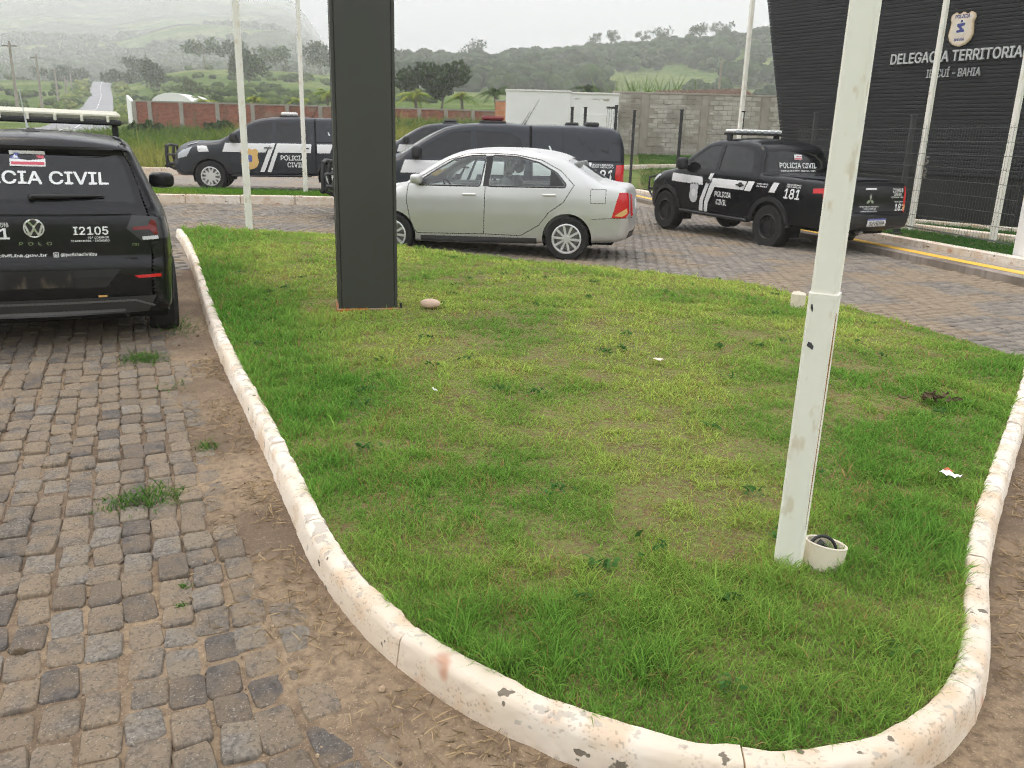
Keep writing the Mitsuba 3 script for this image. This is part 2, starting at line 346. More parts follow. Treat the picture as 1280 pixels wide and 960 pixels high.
# broad-leaved weeds low in the turf
rb_ = np.random.default_rng(17); n_c = 130
cx_ = np.c_[rb_.uniform(-4, 3.6, n_c), rb_.uniform(1.9, 11.5, n_c)]; cx_ = cx_[shapely.contains_xy(LAWN.buffer(-.08), cx_[:, 0], cx_[:, 1])]
ck_ = rb_.integers(5, 16, len(cx_)); P_ = np.repeat(cx_, ck_, 0) + rb_.normal(0, .028, (ck_.sum(), 2)); n_b = len(P_)
gm, gc = blades(np.c_[P_, zi(P_[:, 0], P_[:, 1]) + .022], rb_.uniform(.018, .042, n_b), rb_.uniform(.010, .022, n_b), rb_.uniform(1.0, 1.35, n_b), np.array([.09, .20, .055]) * rb_.uniform(.6, 1.5, (n_b, 1)), 5, 3)
put('broadleaf_weeds', gm, 'blade_mat', color=np.clip(gc, .01, .9), label='small broad-leaved weeds scattered through the lawn', kind='stuff')
# ---------------------------------------------------------------- terrain, road, far walls
def dirt_base(x, y): return g0(x, y)
_LD = ([0, 9, 30, 45, 60, 85, 110, 137, 170, 220, 330, 380, 600, 900, 1300, 2000, 2600], [0, 0, 0, .5, 1.2, 1.3, 2.0, 3.1, 5.0, 8.8, 17.8, 17, 30, 66, 132, 260, 370])
_MD = ([0, 9, 30, 45, 60, 85, 110, 137, 170, 220, 330, 380, 600, 900, 1300, 2000, 2600], [0, 0, 0, .6, 1.3, 2.6, 3.8, 5.5, 7.8, 12, 23.5, 24, 36, 74, 140, 270, 370])
_RD = ([0, 9, 26, 30, 33, 38, 60, 85, 120, 200, 300, 380, 450, 600, 1000, 2000, 2600], [0, 0, 0, .1, .55, 1.0, 2.2, 3.5, 5.5, 10, 17, 27, 36, 26, 34, 40, 40])
def terr(x, y):
    x = np.asarray(x, float); y = np.asarray(y, float)
    D = np.maximum(y, .55 * np.hypot(x, y)); t = x / np.maximum(D, 1e-3)
    l, m, r = (np.interp(D, *k) for k in (_LD, _MD, _RD))
    ridge = 1 + sstep(-.10, .33, t) * .42 * sstep(250, 450, D)
    w = sstep(-.27, -.15, t); v = sstep(-.47, -.36, t)
    z = (l * (1 - v) + m * v) * (1 - w) + r * ridge * w
    bumps = (pnoise(x, y, .012, 3, 4) - .5) * 7 * sstep(200, 700, D) + (pnoise(x, y, .05, 6) - .5) * .8 * sstep(60, 160, D) * (1 - sstep(-.52, -.40, -np.abs(t + .46) - .40))
    bumps = bumps + (pnoise(x, y, .004, 13, 4) - .5) * 60 * sstep(600, 1100, D) * (1 - w)
    return z + bumps + g0(x, y) * (1 - sstep(26, 36, D))
th = np.radians(np.r_[np.arange(-180, -60, 6), np.arange(-60, 60.1, .75), np.arange(66, 181, 6)])
rr = np.r_[.5, 2, 4, 6, np.geomspace(8, 2600, 150)]
A, B = np.meshgrid(th, rr)
X, Y = B * np.sin(A), B * np.cos(A)
Zt = terr(X, Y) - np.where(B < 9, .10, 0)
Zt = np.where((Y < 30.7) & (X > -45) & (X < 9), np.minimum(Zt, g0(X, Y) - .06), Zt)
def land_col(p, n, uv):
    a = fbm(p.x * .035, p.y * .035, 0, 4); b = fbm(p.x * .6, p.y * .6, 4, 3); c = fbm(p.x * 6, p.y * 6, 1, 3)
    base = mix(mi.Color3f(.095, .155, .040), mi.Color3f(.17, .215, .075), smoothstep(.35, .65, a))
    base = mix(base, mi.Color3f(.055, .095, .03), .6 * smoothstep(.5, .68, b))
    wood_ = smoothstep(470, 640, p.y - .25 * p.x) * smoothstep(.30, .46, fbm(p.x * .006, p.y * .006, 5, 4))
    base = mix(base, mix(mi.Color3f(.022, .04, .017), mi.Color3f(.045, .068, .028), fbm(p.x * .07, p.y * .07, 8, 4)), wood_)
    return mix(base, mi.Color3f(.20, .17, .08), .35 * smoothstep(.55, .7, c))
scene['land_mat'] = {'type': 'diffuse', 'reflectance': proc(land_col)}
tm = grid_mesh(X, Y, Zt); 
if tm.face_normals[:, 2].mean() < 0: tm.invert()
put('terrain', tm, 'land_mat', smooth=True, kind='structure', label='green pasture rising to foggy wooded hills')
scene['haze'] = {'type': 'cube', 'to_world': T4().translate([0, 0, 213]).scale([2700, 2700, 217]), 'bsdf': {'type': 'null'}, 'interior': {'type': 'ref', 'id': 'air'}}
tag('haze', kind='stuff')
# far asphalt road
RD = [(45, -28.2, -21.4), (60, -35.0, -28.4), (85, -46.85, -40.0), (110, -58.4, -51.6), (137, -70.8, -64.1), (170, -85.3, -79.1), (220, -108, -102.2), (275, -134.5, -128.2), (330, -160.2, -153.2), (350, -169.5, -162.5)]
RD = np.array(RD); yy = np.linspace(38, 350, 90)
xl, xr = (np.interp(yy, RD[:, 0], RD[:, k]) if True else 0 for k in (1, 2))
xl, xr = xl - np.where(yy < 45, (45 - yy) * -.45, 0), xr + np.where(yy < 45, (45 - yy) * .45, 0)
def road_mesh(fa, fb, dz):
    A_, B_ = xl + (xr - xl) * fa, xl + (xr - xl) * fb
    t = np.linspace(0, 1, 5)
    XX = A_[:, None] + (B_ - A_)[:, None] * t; YY = np.repeat(yy[:, None], 5, 1)
    return grid_mesh(XX, YY, terr(XX, YY) + dz + .08 * sstep(60, 200, YY))
def asph_col(p, n, uv):
    return mix(mi.Color3f(.16, .16, .168), mi.Color3f(.225, .225, .235), fbm(p.x * .7, p.y * .25, 0, 4))
scene['asphalt_mat'] = {'type': 'twosided', 'bsdf': {'type': 'principled', 'base_color': proc(asph_col), 'roughness': .42, 'specular': .5}}
put('highway', road_mesh(0, 1, .06), 'asphalt_mat', smooth=True, kind='structure', label='wet grey asphalt highway climbing to a crest')
put('highway__lane_line', road_mesh(.485, .50, .11), 'decal_white', smooth=True)
# cobbled road beyond the island
xs, ys = np.meshgrid(np.arange(-42, 8.2, .2), np.arange(4.8, 31.3, .2))
zr = g0(xs, ys)
def sett_far(p, n, uv):
    c, s = math.cos(.49), math.sin(.49)
    u, v = p.x * c + p.y * s, p.y * c - p.x * s
    row = dr.floor(v / .125); k = cell_rand(dr.floor(u / .17 + .37 * row), row)
    a = fbm(p.x * 1.3, p.y * 1.3, 0, 4)
    base = mix(mi.Color3f(.16, .142, .122), mi.Color3f(.235, .205, .17), k)
    return mix(base, mi.Color3f(.26, .195, .125), .7 * smoothstep(.48, .66, a))
bump('road_mat', sett_far, lambda p, n, uv: .006 * fbm(p.x * 12, p.y * 12, 0, 3), .62, 1.0, 1e-2, .4)
rm = grid_mesh(xs, ys, zr - .006); tc = rm.triangles_center; rm.update_faces((tc[:, 1] > 8) | ((tc[:, 0] > 1.6) & (tc[:, 0] + .45 * tc[:, 1] > 6.0))); rm.remove_unreferenced_vertices()
put('cobbled_road', rm, 'road_mat', smooth=True, kind='structure', label='cobbled road between the grass islands')
ra = np.radians(28)
base_s = []
for i in range(-110, 120):
    for j in range(-130, 130):
        base_s.append((i * .175 + (j % 2) * .08, j * .125))
bs = np.array(base_s) + RNG.normal(0, .008, (len(base_s), 2))
bs = np.c_[bs[:, 0] * math.cos(ra) - bs[:, 1] * math.sin(ra), bs[:, 0] * math.sin(ra) + bs[:, 1] * math.cos(ra)] + [0, 15]
tz = bs[:, 0] / np.maximum(bs[:, 1], 1)
swx = 6.65 - .1556 * (bs[:, 1] - 10.9) - .42
okm = ((bs[:, 1] > 8.5) | ((bs[:, 0] > 2) & (bs[:, 1] > 5.2) & (bs[:, 0] + .45 * bs[:, 1] > 6.5))) & (bs[:, 1] < 24.5) & (tz > -.68) & (tz < .9) & (bs[:, 0] < swx) & ~shapely.contains_xy(ISLAND.buffer(.06), bs[:, 0], bs[:, 1]) & ~((bs[:, 0] < -3.0) & (bs[:, 1] < 9.3))
bs = bs[okm]
n = len(bs); r2 = np.random.default_rng(8)
c = np.array([(-1, -1), (1, -1), (1, 1), (-1, 1)])
a_, b_ = .078 * r2.uniform(.88, 1.05, n), .055 * r2.uniform(.88, 1.05, n)
an = ra + r2.normal(0, .05, n)
V = []
for sc, hz in ((1.0, -.004), (.74, .012)):
    for q in c:
        lx, ly = q[0] * a_ * sc, q[1] * b_ * sc
        V.append(np.c_[bs[:, 0] + lx * np.cos(an) - ly * np.sin(an), bs[:, 1] + lx * np.sin(an) + ly * np.cos(an), g0(bs[:, 0], bs[:, 1]) + hz + r2.normal(0, .003, n)])
V = np.stack(V, 1).reshape(-1, 3)
f = [(0, 1, 5), (0, 5, 4), (1, 2, 6), (1, 6, 5), (2, 3, 7), (2, 7, 6), (3, 0, 4), (3, 4, 7), (4, 5, 6), (4, 6, 7)]
Fs = (np.array(f)[None] + (np.arange(n) * 8)[:, None, None]).reshape(-1, 3)
put('cobbled_road__cobblestones', trimesh.Trimesh(V, Fs, process=False), 'road_mat', kind='stuff')
print('far setts', n)
# second grass island with kerb
I2 = np.array([(-9.3, 17.7), (-7.8, 17.95), (-6, 18.25), (-4.2, 18.55), (-2.6, 18.8), (-2.2, 19.6), (-3.2, 20.1), (-6, 19.9), (-9.2, 19.6), (-9.8, 18.6)])
def strip_kerb(key, P, w, h, zf, seg, label, mat='kerb_mat', close=False):
    P = np.asarray(P, float)
    if close: P = np.vstack([P, P[:1]])
    ls = LineString(P); n = max(1, int(round(ls.length / seg)))
    for i in range(n):
        q0, q1 = (np.array(ls.interpolate(ls.length * t / n).coords[0]) for t in (i + .006, i + .994))
        d = (q1 - q0) / np.linalg.norm(q1 - q0); m = box(0, np.linalg.norm(q1 - q0), -w / 2, w / 2, -.1, h + RNG.normal(0, .006), .012)
        mid = (q0 + q1) / 2
        dz = (zf(q1[0], q1[1]) - zf(q0[0], q0[1])) / np.linalg.norm(q1 - q0)
        M = mat4((q0[0], q0[1], float(zf(q0[0], q0[1]))), math.atan2(d[1], d[0]), -math.atan(dz))
        m.apply_transform(M); put(f'{key}__kerb_stone', m, mat)
    tag(key, label=label, kind='structure')
gz = lambda x, y: np.asarray(g0(x, y), float) + 0.0
strip_kerb('second_island_kerb', I2, .14, .19, gz, 1.15, 'painted kerb of the small grass strip', close=True)
I2P = Polygon(I2).buffer(-.05)
m = extrude(I2P, .19); put('second_island_soil', m, 'soil_mat', kind='structure')
# far verge kerb
strip_kerb('verge_kerb', [(-22.5, 29.4), (-12.7, 29.9), (-4, 30.2), (.5, 30.2)], .16, .22, lambda x, y: np.float64(0.0), 1.4, 'pale kerb along the overgrown verge')
def grass_patch(key, poly, den, h, w, ca, cb, zf, seed, label, lean=.6, bare_s=.4, seg=1):
    x0, y0, x1, y1 = poly.bounds
    p = scatter(poly, lambda x, y: den * (.35 + 1.3 * pnoise(x, y, bare_s, seed)), seed, int(den * 1.7 * (x1 - x0) * (y1 - y0)))
    r = np.random.default_rng(seed + 1); n = len(p)
    mixv = np.clip(sstep(.35, .65, pnoise(p[:, 0], p[:, 1], bare_s, seed + 2)) * .7 + r.uniform(-.1, .5, n), 0, 1)[:, None]
    col = (np.array(ca) * (1 - mixv) + np.array(cb) * mixv) * r.uniform(.6, 1.35, (n, 1))
    hh = h * np.exp(r.normal(0, .35, n)) * (.5 + 1.0 * pnoise(p[:, 0], p[:, 1], bare_s * 2, seed + 3))
    gm, gc = blades(np.c_[p, zf(p[:, 0], p[:, 1]) - .01], hh, w * r.uniform(.7, 1.4, n), np.clip(r.normal(lean, .2, n), .05, 1.2), col, seed, seg)
    put(key, gm, 'blade_mat', color=np.clip(gc, .005, .9), label=label, kind='stuff')
grass_patch('strip_grass', I2P.buffer(-.05), 2200, .07, .009, (.10, .26, .03), (.27, .40, .06), lambda x, y: g0(x, y) + .19, 31, 'short bright grass on the small kerbed strip')
VERGE = Polygon([(-34, 30.3), (-9, 30.3), (-.5, 30.4), (-.8, 61), (-27.2, 61.5), (-30, 48)])
grass_patch('verge_grass', VERGE, 42, .42, .035, (.10, .19, .03), (.33, .32, .085), terr, 41, 'tall yellowing grass on the verge before the brick wall', .5, .12, 2)
WB = Polygon([(-27.5, 50), (-1, 50), (-1, 61.3), (-27.5, 61.3)])
grass_patch('wall_weeds', WB, 22, .42, .06, (.055, .12, .025), (.14, .22, .05), terr, 47, 'rank green weeds below the brick wall', .5, .15, 2)

# ---------------------------------------------------------------- red brick wall with concrete posts
def brick_col(p, n, uv):
    row = dr.floor(p.z / .085); o = .5 * (row - 2 * dr.floor(row / 2))
    k = cell_rand(dr.floor(p.x / .22 + o), row); a = fbm(p.x * .9, p.z * 1.6, 2, 4)
    fr = p.z / .085 - row
    base = mix(mi.Color3f(.25, .082, .055), mi.Color3f(.36, .135, .085), k)
    base = mix(base, mi.Color3f(.30, .22, .17), .55 * smoothstep(.52, .68, a))
    base = mix(base, mi.Color3f(.13, .075, .055), .5 * smoothstep(.55, .7, fbm(p.x * 2.2 + 9, p.z * .8, 5, 4)))
    return mix(base, mi.Color3f(.30, .26, .22), .7 * smoothstep(.80, .88, fr))
scene['brick_mat'] = {'type': 'diffuse', 'reflectance': proc(brick_col)}
def conc_col(p, n, uv):
    return mix(mi.Color3f(.27, .24, .20), mi.Color3f(.45, .41, .36), fbm(p.x * 2.5, p.y * 2.5, p.z * 2.5, 4))
scene['concrete_mat'] = {'type': 'diffuse', 'reflectance': proc(conc_col)}
w = thing('brick_wall', 'long red brick wall with pale concrete posts behind the tall grass', 'wall')
put(w + '__panel', box(-27.3, -1.6, 61.9, 62.1, .6, 3.32), 'brick_mat')
put(w + '__coping', box(-27.35, -1.55, 61.84, 62.16, 3.32, 3.42), 'concrete_mat')
for px_ in (-27.3, -26.2, -23.97, -21.4, -18.9, -16.45, -14.1, -11.8, -9.45, -7.1, -5.2, -3.3):
    put(w + '__post', box(px_ - .14, px_ + .14, 61.8, 62.18, .6, 3.318, .01), 'concrete_mat')
sw = thing('side_wall', 'white plastered side wall running back from the end of the brick wall', 'wall')
m = box(0, math.hypot(6.6, 14), -.1, .1, 0, 2.6); m.apply_transform(mat4((-27.6, 62.3, .8), math.atan2(33, -15.5), -.055))
put(sw, m, 'white_paint')
op = thing('brick_pier', 'bare orange brick pier between the brick wall and the white gatehouse', 'pier')
def hollow_col(p, n, uv):
    row = dr.floor(p.z / .2); k = cell_rand(dr.floor(p.x / .3 + .5 * row), row); fr = p.z / .2 - row
    return mix(mix(mi.Color3f(.52, .22, .12), mi.Color3f(.62, .30, .17), k), mi.Color3f(.42, .36, .3), smoothstep(.88, .93, fr))
scene['hollow_mat'] = {'type': 'diffuse', 'reflectance': proc(hollow_col)}
put(op + '__shaft', box(-1.16, -.62, 41.7, 42.3, .3, 3.2, .01), 'hollow_mat'); put(op + '__cap', box(-1.18, -.60, 41.68, 42.32, 3.2, 3.27, .01), 'concrete_mat')
# white gatehouse
gh = thing('gatehouse', 'small white flat-roofed block with a streaked recessed right bay', 'building')
def plaster_col(p, n, uv):
    a = fbm(p.x * 1.5, p.z * 1.5, 0, 4)
    st = smoothstep(.52, .62, fbm(p.x * 3.5, p.z * 9, 3, 4)) * smoothstep(3.00, 3.05, p.z) * smoothstep(3.16, 3.11, p.z) * smoothstep(1.95, 2.2, p.x)
    return mix(mix(mi.Color3f(.85, .845, .83), mi.Color3f(.89, .885, .87), a), mi.Color3f(.34, .29, .22), .8 * st)
scene['plaster_mat'] = {'type': 'diffuse', 'reflectance': proc(plaster_col)}
put(gh + '__wall', cat_mesh([box(-.56, 2.02, 35, 38.5, -.2, 3.34, .015), box(2.02, 3.95, 35.08, 38.5, -.2, 3.30, .015)]), 'plaster_mat')
put(gh + '__roof', cat_mesh([box(-.6, 2.04, 34.96, 38.5, 3.34, 3.40, .01), box(2.042, 3.98, 35.03, 38.5, 3.30, 3.36, .01)]), 'plaster_mat')
put(gh + '__panel', box(2.35, 3.55, 35.055, 35.12, .2, 2.55, .008), 'plaster_mat')
# grey block wall, block by block
cw = thing('block_wall', 'unplastered grey concrete block wall beside the white gatehouse', 'wall')
def block_col(p, n, uv):
    row = dr.floor((p.z - 1.0) / .205); k = cell_rand(dr.floor(p.x / .4), row); a = fbm(p.x * 1.2, p.z * 1.2, 1, 4)
    base = mix(mi.Color3f(.37, .345, .305), mi.Color3f(.54, .51, .455), k)
    return mix(base, mi.Color3f(.22, .19, .155), .6 * smoothstep(.5, .7, a))
scene['block_mat'] = {'type': 'diffuse', 'reflectance': proc(block_col)}
put(cw + '__mortar', box(4.0, 13.4, 38.02, 38.18, .4, 3.52), 'concrete_mat')
bk = ply(box(.012, .388, -.02, .1, .010, .190, .008), 'block_mat')
nb = 0
for row in range(13):
    for i in range(24):
        x = 4.02 + i * .4 - (row % 2) * .2
        if x > 13.2 or nb >= 300: continue
        if any(abs(x + .2 - c) < .32 for c in (5.42, 8.02, 10.62)): continue
        put(cw + '__block', bk, None, M=mat4((max(x, 4.0) + RNG.normal(0, .006), 38.02 + RNG.normal(0, .006), .92 + row * .2)))
        nb += 1
for x in (5.42, 8.02, 10.62):
    put(cw + '__pillar', box(x - .15, x + .15, 37.98, 38.2, .4, 3.5, .01), 'concrete_mat')
put(cw + '__top_beam', box(4.0, 13.4, 37.99, 38.21, 3.521, 3.60, .01), 'concrete_mat')
orf = thing('old_roof', 'dark weathered tile roof showing above the block wall', 'roof')
def tile_col(p, n, uv):
    return mix(mi.Color3f(.10, .075, .06), mi.Color3f(.22, .16, .125), fbm(p.x * 7, p.y * 7, p.z * 3, 4))
scene['tile_mat'] = {'type': 'diffuse', 'reflectance': proc(tile_col)}
for i in range(22):
    m = tube([(7.1 + i * .21, 43.6, 3.62 + .01 * i), (7.1 + i * .21, 45.6, 4.02 + .01 * i)], .11, 8); put(orf + '__tile', m, 'tile_mat', smooth=40)
put(orf + '__rafter', box(7.0, 11.7, 43.75, 43.9, 3.35, 3.55), 'tile_mat')
wr = thing('shed_roof', 'low white ribbed shed roof peeking over the brick wall', 'roof')
ang = np.linspace(0.15, math.pi - .15, 15)
for i in range(14):
    a0, a1 = ang[i], ang[i + 1]
    V = [(-35.0 + 2.2 * math.cos(a), y_, 3.7 + 1.35 * math.sin(a)) for y_ in (88, 94) for a in (a0, a1)]
    put(wr + '__rib', trimesh.convex.convex_hull(np.vstack([np.array(V), np.array(V) + [0, 0, -.10]])), 'white_paint')
gv = [(-35.0 + 2.2 * math.cos(a), 88.02, 3.7 + 1.33 * math.sin(a)) for a in ang] + [(-35.0 - 2.1, 88.02, 3.0), (-35.0 + 2.1, 88.02, 3.0)]
put(wr + '__gable', trimesh.convex.convex_hull(np.vstack([gv, np.array(gv) + [0, .1, 0]])), 'white_paint')
# ---------------------------------------------------------------- sidewalk, right lawn, station, fence
def swx_(y): return 6.65 - .1556 * (np.asarray(y, float) - 10.9)
ys_ = np.linspace(6, 34, 57)
def strip(o0, o1, z, y=ys_):
    nx, ny = .988, .154
    a = np.stack([swx_(y) + o0 * nx, y + o0 * ny, g0(swx_(y), y) + z], -1); b = np.stack([swx_(y) + o1 * nx, y + o1 * ny, g0(swx_(y), y) + z], -1)
    v = np.stack([a, b], 1); return grid_mesh(v[..., 0], v[..., 1], v[..., 2])
def slab(o0, o1, z0, z1, y=ys_):
    t = strip(o0, o1, z1, y); l = strip(o0, o1, z1, y)
    nx, ny = .988, .154
    A = np.stack([swx_(y) + o0 * nx, y + o0 * ny, g0(swx_(y), y) + z0], -1); B = np.stack([swx_(y) + o0 * nx, y + o0 * ny, g0(swx_(y), y) + z1], -1)
    C = np.stack([swx_(y) + o1 * nx, y + o1 * ny, g0(swx_(y), y) + z0], -1); D = np.stack([swx_(y) + o1 * nx, y + o1 * ny, g0(swx_(y), y) + z1], -1)
    f = lambda p, q: grid_mesh(*[np.stack([p, q], 1)[..., k] for k in range(3)])
    return cat_mesh([t, f(A, B), f(D, C)])
def walk_col(p, n, uv):
    a = fbm(p.x * 1.1, p.y * 1.1, 0, 4); b = fbm(p.x * 14, p.y * 14, 0, 3)
    base = mix(mi.Color3f(.20, .165, .135), mi.Color3f(.33, .285, .245), smoothstep(.3, .65, a))
    return mix(base, mi.Color3f(.14, .115, .095), .4 * smoothstep(.5, .7, b))
scene['walk_mat'] = {'type': 'twosided', 'bsdf': {'type': 'principled', 'base_color': proc(walk_col), 'roughness': .35, 'specular': .5}}
pmat('yellow_paint', (.78, .46, .07), .5)
put('sidewalk', slab(-.36, .50, -.1, .10), 'walk_mat', kind='structure', label='damp concrete sidewalk with a yellow line')
put('sidewalk__yellow_line', strip(-.12, .12, .104), 'yellow_paint')
for i in range(20):
    y0 = 8 + i * 1.15
    put('sidewalk__border_stone', slab(.50, .74, -.1, .20, np.linspace(y0, y0 + 1.14, 4)), 'kerb_mat')
# lawn of the station
RL = Polygon([(float(swx_(y)) + .74, y + .1) for y in (8, 12, 16, 20, 24, 28, 30.5)] + [(5.2, 37.9), (13.5, 37.9), (13.5, 9)])
def rl_z(x, y): return np.where(np.asarray(y) < 30, g0(x, y) + .12, np.maximum(terr(x, y), g0(x, y) + .12))
xs, ys2 = np.meshgrid(np.arange(2.2, 14, .3), np.arange(7, 38.3, .3)); gm = grid_mesh(xs, ys2, rl_z(xs, ys2))
gm.update_faces(shapely.contains_xy(RL, gm.triangles_center[:, 0], gm.triangles_center[:, 1])); gm.remove_unreferenced_vertices()
put('station_lawn_soil', gm, 'soil_mat', smooth=True, kind='structure')
FAC0, FAC1 = np.array([12.6, 15.09]), np.array([7.14, 22.96])
GP = RL.difference(Polygon([FAC0, FAC1, FAC1 + [6, 5], FAC0 + [6, 0]])).buffer(-.05)
grass_patch('station_grass', GP.intersection(shapely.box(0, 0, 14, 26)), 1500, .06, .011, (.045, .15, .025), (.085, .22, .035), rl_z, 51, 'dense dark green lawn inside the station fence', .5, 1.5)
grass_patch('far_station_grass', GP.intersection(shapely.box(0, 26, 14, 38)), 500, .09, .02, (.05, .15, .025), (.11, .25, .045), rl_z, 54, 'green lawn rising to the grey block wall', .5, 1.5)
def low_wall(key, a, b, w, h, label):
    k = thing(key, label, 'low wall'); a, b = np.array(a), np.array(b); d = b - a; L = np.linalg.norm(d)
    n = max(2, int(L / 1.2))
    for i in range(n):
        m = box(L * i / n + .003, L * (i + 1) / n - .003, -w / 2, w / 2, -.25, h, .012)
        z0, z1 = rl_z(*a), rl_z(*b); m.apply_transform(mat4((a[0], a[1], float(z0)), math.atan2(d[1], d[0]), -math.atan((z1 - z0) / L))); put(k + '__section', m, 'kerb_mat')
low_wall('flagpole_plinth', (9.25, 14.0), (7.3, 19.2), .22, .13, 'low white plinth under the two station flagpoles')
low_wall('lawn_edging', FAC0 + [-.55, -.38], FAC1 + [-.55, -.38], .09, .10, 'thin white edging strip along the foot of the dark station wall')
low_wall('lawn_edging', (4.1, 33.2), (9.5, 34.6), .25, .14, 'white edging across the lawn before the block wall')
# station: inclined dark front with horizontal ribs
st = thing('police_station', 'black ribbed police station front with an outward leaning edge and raised lettering', 'building')
fd = (FAC1 - FAC0); FL = np.linalg.norm(fd); fd = fd / FL; fn = np.array([-fd[1], fd[0]])           # along the wall, outward is towards the road
if fn[0] > 0: fn = -fn
FM = np.eye(4); FM[:3, 0] = [-fd[0], -fd[1], 0]; FM[:3, 1] = [0, 0, 1]; FM[:3, 2] = [fn[0], fn[1], 0]; FM[:3, 3] = [FAC1[0], FAC1[1], 0]   # local: x to the right along the wall, y up, z out
scene['facade_mat'] = {'type': 'twosided', 'bsdf': {'type': 'principled', 'base_color': proc(lambda p, n, uv: mix(mi.Color3f(.012, .013, .015), mi.Color3f(.024, .026, .029), fbm(p.x * 2, p.y * 2, p.z * 6, 4))), 'roughness': .5, 'specular': .3}}
pmat('facade_base', (.008, .008, .009), .6)
def fput(k, m, mat, **kw):
    m = m.copy(); m.apply_transform(FM); return put(k, m, mat, **kw)
lean = lambda z: -.27 * max(z - .97, 0) - (.04 if z > .97 else 0)
body = Polygon([(0, -.4), (0, .97), (lean(8.2), 8.2), (FL + 2, 8.2), (FL + 2, -.4)])
m = extrude(body, 4.0); m.apply_translation((0, 0, -4.03)); fput(st + '__body', m, 'facade_base')
z = .97; i = 0
while z < 8.15:
    x0 = (lean(z) + lean(z + .085)) / 2 - .02
    pr = Polygon([(.014, .002), (.0205, .010), (.022, .028), (.022, .057), (.0205, .074), (.014, .082)])
    m = extrude(pr, FL + 2 - x0)                                     # profile (depth, height) extruded along the wall
    V = m.vertices.copy(); m.vertices = np.c_[x0 + V[:, 2], z + V[:, 1], V[:, 0] + .0]; m.invert()
    m.fix_normals(); fput(st + '__siding_rib', m, 'facade_mat'); z += .085; i += 1
scene['letter_mat'] = {'type': 'twosided', 'bsdf': {'type': 'principled', 'base_color': rgb(.55, .56, .57), 'metallic': .6, 'roughness': .35}}
def fx(x, y): return float((np.array([x, y]) - FAC1) @ (-fd))
xa, xb = fx(8.65, 20.79), fx(10.32, 18.38)
def text_fit(t, h, x0, x1=None, depth=.02, bold=True, sx=None, slant=0.0):
    m = meshkit.text_mesh(t, h, depth, bold); b = m.bounds
    if x1 is not None: m.apply_scale([(x1 - x0) / (b[1][0] - b[0][0]), 1, 1])
    elif sx: m.apply_scale([sx, 1, 1])
    b = m.bounds; m.apply_translation((x0 - b[0][0], 0, 0))
    if slant: m.vertices[:, 0] += slant * m.vertices[:, 1]
    return m
TX = xb - xa
full = meshkit.text_mesh('DELEGACIA TERRITORIAL', .2, .02, True); part = meshkit.text_mesh('DELEGACIA TERRITORIA', .2, .02, True)
ratio = (full.bounds[1][0] - full.bounds[0][0]) / (part.bounds[1][0] - part.bounds[0][0])
m = text_fit('DELEGACIA TERRITORIAL', .215, xa, xa + TX * ratio, .05, True); m.apply_translation((0, 3.40, .027)); fput(st + '__lettering', m, 'letter_mat')
xc, xd = fx(9.04, 19.8) , fx(9.76, 18.7)
xc, xd = xa + .315 * TX, xa + .725 * TX
m = text_fit('IBICUÍ - BAHIA', .17, xc, xd, .04, False); m.apply_translation((0, 3.07, .027)); fput(st + '__lettering', m, 'letter_mat')
def shield(w, h, n=10):
    p = [(-.30, 1.0), (-.18, .93), (0, 1.0), (.18, .93), (.30, 1.0), (.46, .93), (.5, .82), (.44, .70), (.47, .5), (.5, .35), (.42, .18), (.25, .06), (0, 0)]
    p = p + [(-x, y) for x, y in p[::-1] if x > .3 or y < .9]
    q = [(-.46, .93), (-.30, 1.0)]
    P = [(-.30, 1.0), (-.18, .93), (0, 1.0), (.18, .93), (.30, 1.0), (.46, .93), (.5, .82), (.44, .70), (.47, .5), (.5, .35), (.42, .18), (.25, .06), (0, 0), (-.25, .06), (-.42, .18), (-.5, .35), (-.47, .5), (-.44, .70), (-.5, .82), (-.46, .93)]
    return Polygon([(x * w, y * h) for x, y in P]).buffer(.02 * w).buffer(-.02 * w)
pmat('crest_cream', (.76, .66, .55), .5); pmat('crest_gold', (.66, .52, .36), .5); pmat('crest_blue', (.06, .07, .26), .5); pmat('crest_pale', (.74, .68, .60), .5)
cr = thing('crest', 'cream shield emblem with a blue figure mounted above the station lettering', 'emblem')
cx = fx(9.54, 19.5)
def flat(poly, d, x, y, z):
    m = extrude(poly, d); m.apply_translation((x, y, z)); return m
sh = shield(.54, .70)
fput(cr + '__plate', flat(sh, .05, cx, 3.68, .035), 'crest_gold'); fput(cr + '__face', flat(sh.buffer(-.03), .012, cx, 3.68, .0853), 'crest_cream')
fput(cr + '__medallion', flat(Point(0, .37).buffer(.165), .008, cx, 3.68, .0975), 'crest_pale')
z_ = shapely.affinity.translate(shapely.affinity.scale(Polygon([(-.1, .56), (.1, .58), (.09, .52), (0, .49), (.1, .40), (.09, .36), (-.1, .35), (-.1, .4), (-.01, .43), (-.1, .5)]), .85, .85), 0, -.085)
fput(cr + '__figure', flat(z_.union(Point(0, .51).buffer(.025)), .006, cx, 3.68, .1057), 'crest_blue')
m = text_fit('POLICIA', .07, cx - .16, cx + .16, .006, True); m.apply_translation((0, 3.68 + .575, .0975)); fput(cr + '__lettering', m, 'crest_blue')
m = text_fit('BAHIA', .05, cx - .11, cx + .11, .006, True); m.apply_translation((0, 3.68 + .12, .0975)); fput(cr + '__lettering', m, 'crest_blue')
